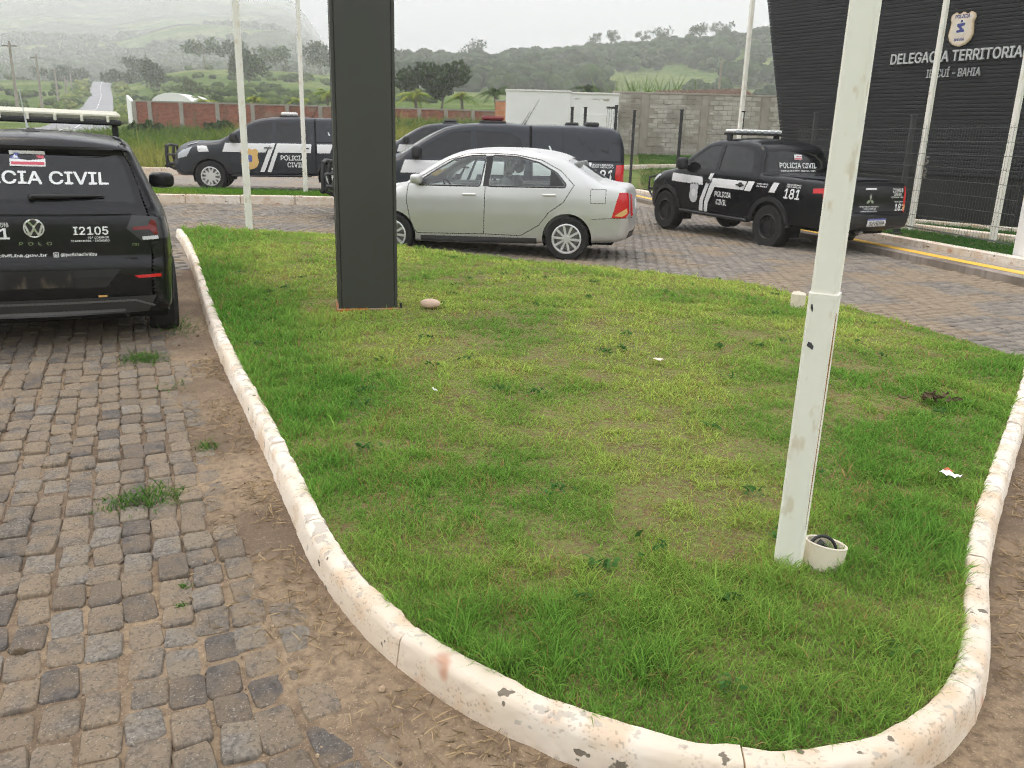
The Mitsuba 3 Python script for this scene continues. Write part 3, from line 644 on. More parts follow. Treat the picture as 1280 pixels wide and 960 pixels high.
# fence: black posts with wire mesh
for (x, y, zt, lab) in ((3.62, 28.5, 2.48, 'black square fence post standing on the kerb beside the block wall'), (4.72, 25.5, 2.43, 'black fence post rising behind the bonnet of the black pickup'), (5.60, 22.0, 2.30, 'black fence post beside the light bar of the black pickup'),
                        (6.30, 18.6, 2.18, 'black fence post against the edge of the station wall'), (7.02, 15.6, 2.08, 'black fence post in front of the station lettering')):
    k = thing('fence_post', lab, 'fence post', 'black fence posts along the lawn')
    zb = float(g0(x, y)) + .18; x2 = float(swx_(y)) + .66
    dx = 0 if y < 27 else .12
    m = square_tube(.085, .008, zb, zt); m.apply_translation((x + dx, y, 0)); put(k + '__shaft', m, 'dark_steel', smooth=30)
    m = box(-.055, .055, -.055, .055, zt, zt + .03, .006); m.apply_translation((x + dx, y, 0)); put(k + '__cap', m, 'dark_steel')
    m = box(-.09, .09, -.09, .09, zb, zb + .02, .004); m.apply_translation((x + dx, y, 0)); put(k + '__base_plate', m, 'dark_steel')
for (x, y, zt, lab) in ((1.84, 30.6, 2.60, 'black post in front of the white gatehouse, nearer its plain bay'), (2.30, 30.6, 2.61, 'black post in front of the streaked bay of the gatehouse'), (3.42, 31.0, 2.72, 'black post with a short bracket at the gatehouse corner')):
    k = thing('gate_post', lab, 'post', 'black posts before the gatehouse')
    m = square_tube(.10, .01, -.1, zt); m.apply_translation((x, y, 0)); put(k + '__shaft', m, 'dark_steel', smooth=30)
    m = box(-.06, .06, -.06, .06, zt, zt + .03, .006); m.apply_translation((x, y, 0)); put(k + '__cap', m, 'dark_steel')
    if x > 3:
        m = box(-.35, -.051, -.03, .03, zt - .10, zt - .03, .006); m.apply_translation((x, y, 0)); put(k + '__bracket', m, 'dark_steel')
        for q in range(4):
            m = tube([(x - .32 + q * .08, y, zt - .1), (x - .32 + q * .08, y, .2)], .006, 5); put(k + '__bar', m, 'dark_steel')
pmat('mesh_wire', (.05, .06, .055), .5)
mf = thing('mesh_fence', 'fine dark wire mesh fence between the sidewalk and the station lawn', 'fence')
ws = []
fy = np.linspace(12.2, 18.9, 3)
for y in np.arange(12.15, 18.95, .065):
    x = float(swx_(y)) + .66; z0 = float(g0(x, y)) + .2
    ws.append(tube([(x, y, z0), (x, y, 1.9)], .0022, 4, False))
for z in np.arange(.25, 1.92, .2):
    a, b = 12.15, 18.95
    ws.append(tube([(float(swx_(a)) + .66, a, z - .0), (float(swx_(b)) + .66, b, z)], .0035, 4, False))
put(mf + '__wire', cat_mesh(ws), 'mesh_wire', kind='stuff')
for z in (.24,):
    put(mf + '__rail', tube([(float(swx_(12.1)) + .66, 12.1, z), (float(swx_(18.95)) + .66, 18.95, z)], .009, 6), 'mesh_wire')
gp = thing('gate_pier', 'thick white masonry gate pier at the end of the mesh fence', 'pier')
put(gp + '__shaft', box(7.24, 7.63, 11.85, 12.24, -.2, 1.36, .012), 'plaster_mat'); put(gp + '__cap', box(7.20, 7.67, 11.81, 12.28, 1.36, 1.42, .012), 'plaster_mat')
# ---------------------------------------------------------------- flagpoles
def flagpole(x, y, zb, a, h, lab, sleeve, yaw, tx=0.0, ty=0.0, plate=False):
    k = thing('flagpole', lab, 'flagpole', 'white square-tube flagpoles')
    def tp(m):
        m.apply_transform(mat4((0, 0, 0), yaw)); z = m.vertices[:, 2].copy()
        m.vertices[:, 0] += x + tx * (z); m.vertices[:, 1] += y + ty * z; m.vertices[:, 2] += zb; return m
    put(k + '__lower_tube', tp(square_tube(a, a * .16, -.2, sleeve)), 'pole_mat', smooth=30)
    put(k + '__weld_collar', tp(cat_mesh([square_tube(a * 1.025, a * .17, sleeve - .012, sleeve + .004)])), 'pole_mat', smooth=30)
    put(k + '__upper_tube', tp(square_tube(a * .92, a * .16, sleeve + .004, h)), 'pole_mat', smooth=30)
    if plate: put(k + '__base_plate', tp(box(-a, a, -a, a, 0, .02, .004)), 'pole_mat')
    return k, tp
k, tp = flagpole(.985, 2.63, .15, .089, 7.0, 'near white square flagpole with chipped paint and a rusty seam', .905, math.radians(-28), .004)
pmat('chip_dark', (.06, .06, .065), .7)
for (u, z, w, h) in ((-.028, .862, .008, .030), (-.018, .74, .022, .026)):
    pl = Polygon([(u - w / 2, z), (u - w * .3, z + h * .5), (u + w * .1, z + h * .42), (u + w / 2, z), (u + w * .4, z - h * .45), (u + w * .1, z - h * .3)])
    m = extrude(pl, .0015); V = m.vertices.copy(); m.vertices = np.c_[V[:, 0], -.0447 - V[:, 2], V[:, 1]]; m.fix_normals(); put(k + '__paint_chip', tp(m), 'chip_dark')
pmat('rust', (.33, .17, .06), .8)
m = tube([(.0448, -.030, .1), (.045, -.032, .30), (.0448, -.029, .5), (.045, -.031, .7), (.0448, -.030, .85)], [.0006, .0022, .0012, .003, .002], 6); put(k + '__rust_seam', tp(m), 'rust')
flagpole(-3.86, 12.15, .06, .10, 7.0, 'white flagpole in front of the bonnet of the dark pickup', 1.0, .3)
flagpole(-4.85, 19.5, .17, .10, 7.5, 'white flagpole on the small strip island beside the dark column', 1.0, .2)
flagpole(7.92, 17.0, .12, .10, 8.0, 'white station flagpole crossing the letters with a rope knot', 1.35, .5)
flagpole(8.48, 15.0, .14, .10, 8.0, 'white station flagpole near the gate pier', 1.35, .5)
flagpole(5.57, 22.0, .05, .11, 8.0, 'white flagpole rising behind the black pickup roof', 1.0, .2)
rk = thing('rope_knot', 'knotted grey halyard rope tied low on the station flagpole', 'rope')
t_ = np.linspace(0, 1, 90)
put(rk, tube(np.c_[7.99 + .03 * np.cos(t_ * 40) + .02 * np.sin(t_ * 9), 16.93 + .025 * np.sin(t_ * 40), .98 + .42 * t_ + .02 * np.sin(t_ * 23)], .008, 6), 'concrete_mat', smooth=True)
# ---------------------------------------------------------------- dark totem column
def col_col(p, n, uv):
    return mix(mi.Color3f(.043, .044, .039), mi.Color3f(.056, .056, .050), fbm(p.x * 3, p.y * 3, p.z * 1.3, 4))
scene['column_mat'] = {'type': 'twosided', 'bsdf': {'type': 'principled', 'base_color': proc(col_col), 'roughness': .42, 'specular': .45}}
pmat('column_edge', (.030, .031, .028), .4)
ck = thing('sign_column', 'tall dark grey sheet-metal column standing in the lawn', 'column')
A0, A1 = np.array([-1.405, 6.58]), np.array([-.955, 6.69]); cd_ = (A1 - A0) / np.linalg.norm(A1 - A0); CW = np.linalg.norm(A1 - A0)
CM = mat4((A0[0], A0[1], 0), math.atan2(cd_[1], cd_[0]))
def cput(name, m, mat, **kw):
    m = m.copy(); m.apply_transform(CM); return put(ck + name, m, mat, **kw)
CD = .36
cput('__core', box(.012, CW - .012, .012, CD - .012, -.1, 5.2), 'column_edge')
cput('__front_panel', box(.024, CW - .024, -.004, .012, .075, 5.2, .003), 'column_mat')
cput('__rear_panel', box(.024, CW - .024, CD - .012, CD + .004, .075, 5.2, .003), 'column_mat')
for sx in (0, 1):
    X = CW if sx else 0
    cput('__side_panel', box(X - (.012 if sx else 0.0), X + (0 if sx else .012), .024, CD - .024, .075, 5.2, .003), 'column_mat')
    for sy in (0, 1):
        Y = CD if sy else 0
        cput('__corner_trim', box(X - .02, X + .004 if sx else X + .02, Y - .02 if sy else Y - .006, Y + .006 if sy else Y + .02, .06, 5.2, .005) if sx else box(X - .004, X + .02, Y - .02 if sy else Y - .006, Y + .006 if sy else Y + .02, .06, 5.2, .005), 'column_mat')
scene['foot_mat'] = {'type': 'diffuse', 'reflectance': proc(lambda p, n, uv: mix(mi.Color3f(.42, .15, .05), mi.Color3f(.30, .22, .15), smoothstep(.4, .6, fbm(p.x * 16, p.y * 16, p.z * 16, 3))))}
cput('__grout_bed', box(-.02, CW + .012, -.022, CD + .02, -.05, .155, .008), 'foot_mat')
cput('__footing', box(.1, CW + .16, .02, CD + .25, -.08, .135, .015), 'concrete_mat')
cput('__anchor_bolt', tube([(CW + .035, .04, .1), (CW + .035, .04, .185)], .009, 8), 'dark_steel')
# ---------------------------------------------------------------- small things on the lawn
pv = thing('pvc_pipe', 'short cream plastic pipe end with a black cable inside, beside the near flagpole', 'pipe')
a = np.linspace(0, 2 * np.pi, 33)
prof = [(.070, -.08), (.072, .045), (.073, .050), (.068, .053), (.064, .049), (.062, -.08)]
PM = mat4((1.115, 2.655, .118), 0, .14, -.12)
V = np.array([[(r * math.cos(t), r * math.sin(t), z) for t in a] for r, z in prof]); m = grid_mesh(V[..., 0], V[..., 1], V[..., 2]); m.merge_vertices(); m.fix_normals(); m.apply_transform(PM)
put(pv + '__tube', m, 'cream_plastic', smooth=40)
t_ = np.linspace(-.25, math.pi + .3, 24)
cb = thing('cable_loop', 'black cable looping out of the cream plastic pipe', 'cable')
m = cat_mesh([tube(np.c_[.050 * np.cos(t_), .016 * np.sin(t_) + .012, .052 * np.sin(t_) + .012], .0060, 8), tube([(-.042, -.02, -.05), (-.034, .0, .015), (-.012, .012, .045), (.006, .01, .03), (.010, -.018, -.05)], .0125, 8)])
m.apply_transform(PM); put(cb, m, 'black_plastic', smooth=True)
wb = thing('marker_block', 'white plastic cap standing in the grass behind the near flagpole', 'cap')
m = box(-.055, .055, -.055, .055, -.05, .155, .02); m.apply_transform(mat4((2.56, 7.45, float(zi(2.56, 7.45))), .4, .05)); put(wb, m, 'cream_plastic', smooth=30)
stn = thing('pale_stone', 'smooth pale pink stone on the lawn beside the dark column', 'stone')
m = trimesh.creation.icosphere(3, 1); m.vertices *= (.085, .05, .04); m.vertices *= 1 + .18 * (meshkit.fbm(m.vertices * 18, 3, 4)[:, None] - .5); m.apply_translation((-.69, 6.74, float(zi(-.69, 6.74)) + .045))
pmat('stone_mat', (.66, .47, .36), .7); put(stn, m, 'stone_mat', smooth=True)
def crumple(key, lab, cat, loc, size, mat, seed, sc=(1, .7, .4)):
    k = thing(key, lab, cat); r = np.random.default_rng(seed)
    X, Y = np.meshgrid(np.linspace(-1, 1, 9), np.linspace(-1, 1, 7)); Z = meshkit.fbm(np.stack([X * 2.2, Y * 2.2, X * 0 + seed], -1), 3, seed) * 1.6
    m = grid_mesh(X * size * sc[0], Y * size * sc[1], Z * size * sc[2]); m.apply_transform(mat4(loc, r.uniform(0, 6))); put(k, m, mat); return k
pmat('red_paper', (.55, .14, .05), .6)
crumple('paper_scrap', 'crumpled white paper scrap lying on the lawn near the right kerb', 'litter', (1.96, 3.45, float(zi(1.96, 3.45)) + .035), .035, 'white_paint', 3, (.8, 1.1, .5))
crumple('wrapper_scrap', 'small orange wrapper beside the white paper scrap', 'litter', (1.975, 3.50, float(zi(1.97, 3.5)) + .04), .022, 'red_paper', 5)
crumple('dry_leaf', 'curled beige dry leaf lying on the middle of the lawn', 'leaf', (.93, 5.15, float(zi(.93, 5.15)) + .04), .03, 'crest_cream', 9)
crumple('plastic_strip', 'thin pale plastic strip in the grass below the dark column', 'litter', (-.42, 4.35, float(zi(-.42, 4.35)) + .05), .035, 'white_paint', 13, (1, .12, .4))
pmat('brown_leaf', (.13, .095, .05), .8)
cl = thing('dead_leaf_heap', 'small heap of dark dead leaves on the lawn by the right kerb', 'leaves')
ms = []
for i in range(16):
    X, Y = np.meshgrid(np.linspace(-1, 1, 6), np.linspace(-1, 1, 4)); m = grid_mesh(X * .035, Y * .012 * (1 - .6 * X ** 2), .016 * X ** 2 + .008 * Y ** 2)
    m.apply_transform(mat4((2.42 + RNG.normal(0, .07), 4.62 + RNG.normal(0, .03), float(zi(2.42, 4.62)) + .035 + RNG.uniform(0, .03)), RNG.uniform(0, 6), RNG.normal(0, .4), RNG.normal(0, .4))); ms.append(m)
put(cl, cat_mesh(ms), 'brown_leaf', kind='stuff')
# weeds between the setts
def weed(lab, x, y, rad, n, h, seed, elong=1.0, yaw=0.0):
    k = thing('weed_tuft', lab, 'weed'); r = np.random.default_rng(seed)
    q = r.normal(0, 1, (n, 2)) * [rad * elong, rad]; q = q @ np.array([[math.cos(yaw), math.sin(yaw)], [-math.sin(yaw), math.cos(yaw)]])
    P = np.c_[x + q[:, 0], y + q[:, 1], g0(x + q[:, 0], y + q[:, 1])]
    col = np.array([.075, .17, .035]) * r.uniform(.5, 1.7, (n, 1)) + np.array([.10, .09, .03]) * (r.uniform(0, 1, (n, 1)) < .25)
    gm, gc = blades(P, h * np.exp(r.normal(0, .3, n)) * np.exp(-.35 * (q ** 2).sum(1) / rad ** 2 / elong), r.uniform(.003, .006, n), np.clip(r.normal(.95, .25, n), .3, 1.4), col, seed, 3)
    put(k + '__blades', gm, 'blade_mat', color=np.clip(gc, .01, .9), kind='stuff')
weed('grass tuft growing from the setts between the rear wheel and the kerb', -2.50, 5.45, .085, 420, .075, 3, 1.3, -.3)
weed('thin dark weeds at the kerb foot beside the hatchback', -2.62, 6.45, .12, 260, .08, 4, 2.2, 1.9)
weed('long flat clump of grass lying across the setts near the kerb', -1.52, 3.22, .065, 520, .06, 5, 2.3, .5)
weed('small sprig of grass at the kerb foot beyond the long clump', -1.50, 3.85, .035, 70, .07, 6)
weed('tiny green weed in the sandy joint', -1.10, 2.52, .018, 60, .022, 7)
weed('tiny round green weed nearer the camera', -1.06, 2.40, .015, 60, .022, 8)
weed('wispy weeds in the dirt beyond the grass tuft', -2.05, 4.85, .08, 90, .05, 9, 1.5)
# dry clippings
def clippings(n, seed):
    r = np.random.default_rng(seed); s = r.uniform(1.2, 8.5, n * 3); p, nn = frame_at(np.clip(_s[-1] * r.uniform(.42, .97, n), .1, _s[-1] - .1))
    dens = meshkit.fbm(np.c_[p * 2.5, np.zeros(n)], 3, 8)
    o = np.abs(r.normal(0, .16, n)) + .02; q = p - nn * o[:, None]; keep = dens > .47
    q = q[keep]; m_ = len(q)
    a = r.uniform(0, 2 * np.pi, m_); L = r.uniform(.02, .075, m_); d = np.c_[np.cos(a), np.sin(a)] * L[:, None] / 2; w = np.c_[-np.sin(a), np.cos(a)] * .0011
    z = dirt_z(q[:, 0], q[:, 1]) + r.uniform(.002, .014, m_); t = r.normal(0, .18, m_) * L
    V = np.stack([np.c_[q - d - w, z - t], np.c_[q - d + w, z - t], np.c_[q + d, z + t + .001], np.c_[q + w * 1.5, z + .004]], 1).reshape(-1, 3)
    F = (np.array([(0, 1, 3), (0, 3, 2), (1, 2, 3)])[None] + (np.arange(m_) * 4)[:, None, None]).reshape(-1, 3)
    C = np.repeat(np.array([.42, .31, .18]) * r.uniform(.3, 1.25, (m_, 1)), 4, 0)
    put('dry_clippings', trimesh.Trimesh(V, F, process=False), 'leaf_mat', color=C, label='dry grass clippings scattered along the kerb foot', kind='stuff')
clippings(3200, 12)
def crumbs(n, seed):
    r = np.random.default_rng(seed); P = np.c_[r.uniform(-3.6, .4, n), r.uniform(1.4, 6.5, n)]
    P = P[~shapely.contains_xy(ISLAND.buffer(.01), P[:, 0], P[:, 1])]; z = dirt_z(P[:, 0], P[:, 1]); base = trimesh.creation.icosahedron()
    s = .0025 * np.exp(r.normal(0, .55, len(P)))
    V = (base.vertices[None] * s[:, None, None] * r.uniform(.6, 1.3, (len(P), 1, 3)) + np.c_[P, z + s * .4][:, None]).reshape(-1, 3)
    F = (base.faces[None] + (np.arange(len(P)) * 12)[:, None, None]).reshape(-1, 3)
    C = np.repeat(np.array([.33, .25, .17]) * r.uniform(.25, 1.5, (len(P), 1)), 12, 0)
    put('gravel_crumbs', trimesh.Trimesh(V, F, process=False), 'leaf_mat', color=C, label='fine gravel crumbs over the sandy setts', kind='stuff')
crumbs(5000, 4)
# ---------------------------------------------------------------- trees, palms, hills' woods, power poles
scene['crown_mat'] = {'type': 'twosided', 'bsdf': {'type': 'diffuse', 'reflectance': VC}}
pmat('bark', (.14, .115, .09), .9)
def leaf_cloud(clumps, n, size, ca, cb, seed, flat=.75):
    """clumps: (k, 4) centres and radii; leaf-sized quads through each clump's volume, denser to its skin."""
    r = np.random.default_rng(seed); clumps = np.asarray(clumps, float)
    w = clumps[:, 3] ** 2; k = r.choice(len(clumps), n, p=w / w.sum())
    d = r.normal(0, 1, (n, 3)); d /= np.linalg.norm(d, axis=1, keepdims=True)
    rad = r.uniform(0, 1, n) ** .45 * (.8 + .4 * meshkit.fbm(d * 2.2 + k[:, None] * 7.1, 2, seed))
    P = clumps[k, :3] + d * (clumps[k, 3] * rad)[:, None] * [1, 1, flat]
    a = r.normal(0, 1, (n, 3)); a /= np.linalg.norm(a, axis=1, keepdims=True); b = np.cross(a, r.normal(0, 1, (n, 3))); b /= np.linalg.norm(b, axis=1, keepdims=True)
    s = (size * r.uniform(.6, 1.4, n))[:, None]
    V = np.stack([P - a * s, P - b * s * .6, P + a * s, P + b * s * .6], 1).reshape(-1, 3)
    F = (np.array([(0, 1, 2), (0, 2, 3)])[None] + (np.arange(n) * 4)[:, None, None]).reshape(-1, 3)
    t = (r.uniform(0, 1, n) * .6 + .4 * r.uniform(0, 1, len(clumps))[k])[:, None]
    C = np.repeat((np.array(ca) * (1 - t) + np.array(cb) * t), 4, 0)
    return trimesh.Trimesh(V, F, process=False), C
DARK, MID, PALE, YEL = ((.022, .042, .014), (.055, .085, .028)), ((.04, .075, .02), (.085, .13, .04)), ((.07, .10, .045), (.13, .16, .07)), ((.12, .19, .03), (.34, .36, .07))
def tree(label, x, y, w, h, shape='round', tone=DARK, seed=0, group='trees on the pasture hill', n=900, name='tree', zoff=-.3):
    k = thing(name, label, 'tree' if name == 'tree' else 'bush', group); r = np.random.default_rng(1000 + seed); z = float(terr(x, y)) + zoff
    cl = []
    if shape == 'round':
        for _ in range(10): cl.append((x + r.normal(0, w * .22), y + r.normal(0, w * .22), z + h * r.uniform(.42, .80), w * r.uniform(.20, .33)))
        limbs = .45
    elif shape == 'umbrella':
        for _ in range(9): cl.append((x + r.uniform(-.45, .45) * w, y + r.uniform(-.3, .3) * w, z + h * r.uniform(.62, .92), w * r.uniform(.15, .24)))
        limbs = .62
    elif shape == 'bush':
        for _ in range(9): cl.append((x + r.uniform(-.38, .38) * w, y + r.uniform(-.3, .3) * w, z + h * r.uniform(.15, .55), min(w, h * 1.2) * r.uniform(.22, .36)))
        limbs = .1
    elif shape == 'tall':
        for q in range(10): cl.append((x + r.normal(0, w * .15), y + r.normal(0, w * .15), z + h * (.25 + .065 * q), w * (.38 - .02 * q) * r.uniform(.8, 1.1)))
        limbs = .3
    m, c_ = leaf_cloud(cl, n, .045 * max(w, 3) + .06, *tone, 50 + seed, .8)
    put(k + '__crown', m, 'crown_mat', color=c_)
    ts = [tube([(x, y, z - .3), (x + r.normal(0, .02) * h, y, z + h * limbs * .6), (x + r.normal(0, .03) * h, y, z + h * limbs)], [.028 * h, .020 * h, .014 * h], 7)]
    for q in cl[:6]: ts.append(tube([(x, y, z + h * limbs * .8), ((x + q[0]) / 2, (y + q[1]) / 2, (z + h * limbs + q[2]) / 2), q[:3]], [.013 * h, .009 * h, .004 * h], 5))
    put(k + '__trunk', cat_mesh(ts), 'bark'); return k
TR = [('wide low dark bush at the crest beside the highway', -135.4, 300, 13, 7, 'bush', DARK, 900), ('round dark tree standing above the crest bush', -143.2, 330, 10.5, 9.5, 'round', DARK, 900), ('dense dark tree with a skirt of shrubs, right of the crest bush', -99.4, 240, 8.5, 8.5, 'tall', DARK, 900),
      ('small round tree on the skyline behind the dense dark tree', -158.8, 400, 9, 7, 'round', DARK, 500), ('flat-topped tree alone on the green pasture ridge', -118, 330, 11.5, 10.5, 'umbrella', MID, 700), ('broad flat-topped tree left of the thin flagpole', -111, 340, 13, 10, 'umbrella', DARK, 800),
      ('large leafy tree crossed by the thin flagpole', -67.7, 220, 11, 9, 'round', DARK, 1100), ('rounded grey-green tree on the ridge between the two thin flagpoles', -91.2, 330, 12, 8.5, 'round', MID, 800), ('small round shrub on the pasture below the ridge tree', -60.6, 210, 3.6, 3.2, 'bush', DARK, 350),
      ('tall tree cluster on the ridge beside the dark column', -74.8, 330, 13, 12, 'round', DARK, 900), ('sparse young tree on the slope above the shed roof', -59.5, 160, 4.2, 4.2, 'round', PALE, 350), ('small round bush in the middle of the pasture', -86.9, 330, 4.6, 4.2, 'bush', DARK, 300),
      ('dark clump of trees behind the power poles', -174.6, 340, 15, 9, 'bush', DARK, 900), ('small dark tree on the field crest at the far edge', -184, 340, 7, 6.5, 'round', DARK, 400), ('low scrub tree on the slope near the crest bush', -112, 270, 7, 5, 'bush', MID, 400),
      ('faint tree on the misty ridge behind the pasture', -128, 420, 10, 8, 'round', MID, 400), ('low dark scrub tree behind the shed roof', -42, 120, 3.0, 2.8, 'bush', MID, 350), ('faint wide tree on the misty skyline', -96, 420, 12, 9, 'umbrella', MID, 500)]
for i, (lab, x, y, w, h, sh_, tone, n) in enumerate(TR): tree(lab, x, y, w, h, sh_, tone, i, n=n)
tree('large dark glossy tree rising behind the palms next to the column', -8.6, 95, 5.4, 5.6, 'round', DARK, 40, 'trees behind the walls', 2600)
tree('low dark shrub at the foot of the brick wall', -20.5, 59, 2.2, 1.5, 'bush', DARK, 41, 'shrubs by the brick wall', 700, 'bush')
tree('small dark shrub at the left end of the brick wall', -25.0, 58, 2.0, 1.6, 'bush', DARK, 43, 'shrubs by the brick wall', 600, 'bush')
tree('green broad-leaved bush behind the block wall', 10.8, 62, 3.2, 2.6, 'bush', MID, 44, 'trees behind the walls', 900, 'bush')
tree('pale leafy bush behind the old roof', 13.0, 75, 4.0, 3.0, 'bush', PALE, 45, 'trees behind the walls', 800, 'bush')
# ridge trees standing out above the skyline
for i, (lab, x, y, w, h, sh_) in enumerate([('slim round-topped tree alone on the forest skyline', 36.4, 452, 6.5, 13, 'umbrella'), ('thin feathery tree on the skyline right beside the slim one', 47.5, 452, 9, 13, 'umbrella'), ('tall thin-crowned tree on the skyline above the grey wall', 61, 452, 7, 12, 'umbrella'),
        ('broad tree on the skyline right of the thin-crowned one', 68.5, 445, 11, 13, 'round'), ('wide flat-topped tree on the skyline by the far flagpole', 88.5, 445, 12, 12, 'umbrella'), ('last broad tree on the skyline before the station', 99, 445, 10, 12, 'umbrella'), ('tall rounded tree on the lower ridge beside the column', -25, 445, 12, 14, 'round'), ('dark rounded tree on the slope right of the column', -56, 400, 14, 10, 'round')]):
    tree(lab, x, y, w, h, sh_, DARK, 60 + i, 'trees on the forest skyline', 420)
ICO1, ICO2 = trimesh.creation.icosphere(1, 1), trimesh.creation.icosphere(2, 1)
def wood(key, label, spots, per, size, tone, seed, base=ICO1):
    """Lumpy crowns: several displaced rough lumps per tree, coarse because the trees are hundreds of metres off."""
    r = np.random.default_rng(seed); Vs, Fs, Cs, at_ = [], [], [], 0
    for x, y, w, h in spots:
        z = float(terr(x, y)); c0 = np.array(tone[0]) + (np.array(tone[1]) - np.array(tone[0])) * r.uniform(0, 1)
        for q in range(per):
            d = base.vertices; k = 1 + .55 * (meshkit.noise(d * 2.3 + r.uniform(0, 99), 2) - .5) + r.normal(0, .07, len(d))
            R = w * r.uniform(.26, .42); P = d * k[:, None] * [R, R, R * .8] + [x + r.normal(0, w * .24), y + r.normal(0, w * .24), z + h * r.uniform(.35, .72)]
            Vs.append(P); Fs.append(base.faces + at_); at_ += len(P); Cs.append(np.repeat((c0 * r.uniform(.75, 1.25))[None], len(P), 0) * r.uniform(.8, 1.2, (len(P), 1)))
    put(key, trimesh.Trimesh(np.vstack(Vs), np.vstack(Fs), process=False), 'crown_mat', smooth=True, color=np.vstack(Cs), label=label, kind='stuff')
r = np.random.default_rng(77)
sp = []
while len(sp) < 1300:
    y = r.uniform(250, 520); t = r.uniform(-.16, .62); x = t * y; den = sstep(.40, .56, pnoise(x, y, .018, 9, 3)) * sstep(240, 330, y) + .9 * sstep(340, 420, y)
    if r.uniform() < den: sp.append((x, y, r.uniform(5, 10), r.uniform(4.5, 9)))
wood('forest', 'hazy wooded ridge behind the walls', sp, 4, .55, ((.016, .030, .013), (.045, .068, .028)), 5)
sp = []
while len(sp) < 1300:
    y = r.uniform(540, 1150); t = r.uniform(-.75, .05); x = t * y
    if r.uniform() < sstep(.36, .6, pnoise(x, y, .008, 19, 3)): sp.append((x, y, r.uniform(7, 14), r.uniform(6, 11)))
wood('hill_forest', 'misty forest on the far hill fading into cloud', sp, 3, 1.5, ((.018, .034, .014), (.05, .075, .03)), 6)
sp = []
while len(sp) < 260:
    y = r.uniform(135, 330); t = r.uniform(-.68, -.10); x = t * y
    hw_ = float(np.interp(y, RD[:, 0], (RD[:, 1] + RD[:, 2]) / 2))
    if abs(x - hw_) > 9 and r.uniform() < sstep(.46, .62, pnoise(x, y, .03, 29, 3)): sp.append((x, y, r.uniform(1.2, 3.2), r.uniform(.7, 1.8)))
wood('scrub', 'low scrub scattered over the pasture', sp, 4, .28, ((.035, .06, .018), (.09, .13, .035)), 7)
sp = [(float(np.interp(y, RD[:, 0], RD[:, 1 if s < 0 else 2])) + s * r.uniform(1.2, 5), y, r.uniform(.8, 2.2), r.uniform(.6, 1.5)) for y in np.linspace(105, 320, 110) for s in (-1, 1)]
wood('roadside_scrub', 'rank grass and scrub along both highway verges', sp, 4, .22, ((.07, .12, .03), (.22, .25, .07)), 8)
# palms
def palm(label, x, y, ht, L, tone, seed, n=13, name='palm_tree'):
    k = thing(name, label, 'palm', 'palms behind the walls'); r = np.random.default_rng(200 + seed); z0 = float(terr(x, y)); zt = ht
    put(k + '__trunk', tube([(x, y, z0 - .3), (x + .1, y, (z0 + zt) / 2), (x, y, zt)], [.17, .13, .11], 8), 'bark')
    for q in range(n):
        az = q * 2 * np.pi / n + r.normal(0, .2); el = r.uniform(.25, 1.25); l = L * r.uniform(.8, 1.15); t = np.linspace(0, 1, 14)
        ca_, sa_ = math.cos(az), math.sin(az); hor = l * (t * math.cos(el) + .28 * t ** 2); ver = l * (t * math.sin(el) - (.62 + .25 * math.cos(el)) * t ** 2.2)
        S = np.c_[x + ca_ * hor, y + sa_ * hor, zt + ver]; V, F = [], []
        for i in range(1, 14):
            wl = L * .30 * math.sin(math.pi * min(1, .12 + .86 * t[i])) + .05; tg = S[i] - S[i - 1]; tg /= np.linalg.norm(tg) + 1e-9; sd = np.cross(tg, [0, 0, 1.0]); sd /= np.linalg.norm(sd) + 1e-9
            for s in (1, -1):
                for f_ in (0, .5):
                    p = S[i - 1] + (S[i] - S[i - 1]) * f_; tip = p + sd * s * wl * .8 + tg * wl * .55 - np.array([0, 0, wl * r.uniform(.2, .6)]); b = len(V); V += [p - tg * .02 * L, p + tg * .02 * L, tip]; F.append((b, b + 1, b + 2))
        c0 = (np.array(tone[0]) + (np.array(tone[1]) - np.array(tone[0])) * r.uniform(0, 1)); C = np.repeat(c0 * r.uniform(.75, 1.25, (len(V) // 3, 1)), 3, 0)
        put(k + '__frond', trimesh.Trimesh(np.array(V), F, process=False), 'crown_mat', color=C)
for i, (lab, x, y, zt, L, tone) in enumerate([('yellowing palm just right of the dark column', -8.6, 72, 4.6, 1.9, YEL), ('second palm from the column, behind the brick wall', -5.0, 75, 4.7, 1.6, YEL), ('bright palm behind the orange brick pier', -1.9, 68, 4.7, 1.75, MID), ('dark full palm above the white gatehouse', 5.4, 70, 5.3, 1.7, DARK),
        ('small pale palm top over the middle of the gatehouse', 2.9, 80, 5.4, 1.3, YEL), ('low palm top over the plain end of the gatehouse', .5, 85, 5.5, 1.2, YEL), ('yellow palm behind the brick wall near the shed roof', -29.0, 80, 4.0, 1.6, YEL), ('palm behind the first thin flagpole', -24.2, 80, 4.1, 1.5, YEL), ('palm between the two thin flagpoles', -21.4, 85, 4.4, 1.5, YEL), ('yellow palm at the edge of the dark column', -17.6, 80, 4.9, 1.7, YEL)]):
    palm(lab, x, y, zt, L, tone, i)
def cane(label, x, y, w, n, h, seed):
    k = thing('cane_clump', label, 'cane'); r = np.random.default_rng(seed); P = np.c_[x + r.normal(0, w, n), y + r.normal(0, .8, n)]; z = terr(P[:, 0], P[:, 1])
    gm, gc = blades(np.c_[P, z], h * r.uniform(.6, 1.2, n), np.full(n, .07), r.uniform(.2, 1.1, n), np.array([.14, .21, .06]) * r.uniform(.6, 1.5, (n, 1)), seed, 3); put(k, gm, 'blade_mat', color=np.clip(gc, .01, .9), kind=None)
cane('tall pale cane clump behind the grey block wall', 8.0, 55, 1.3, 500, 3.4, 3)
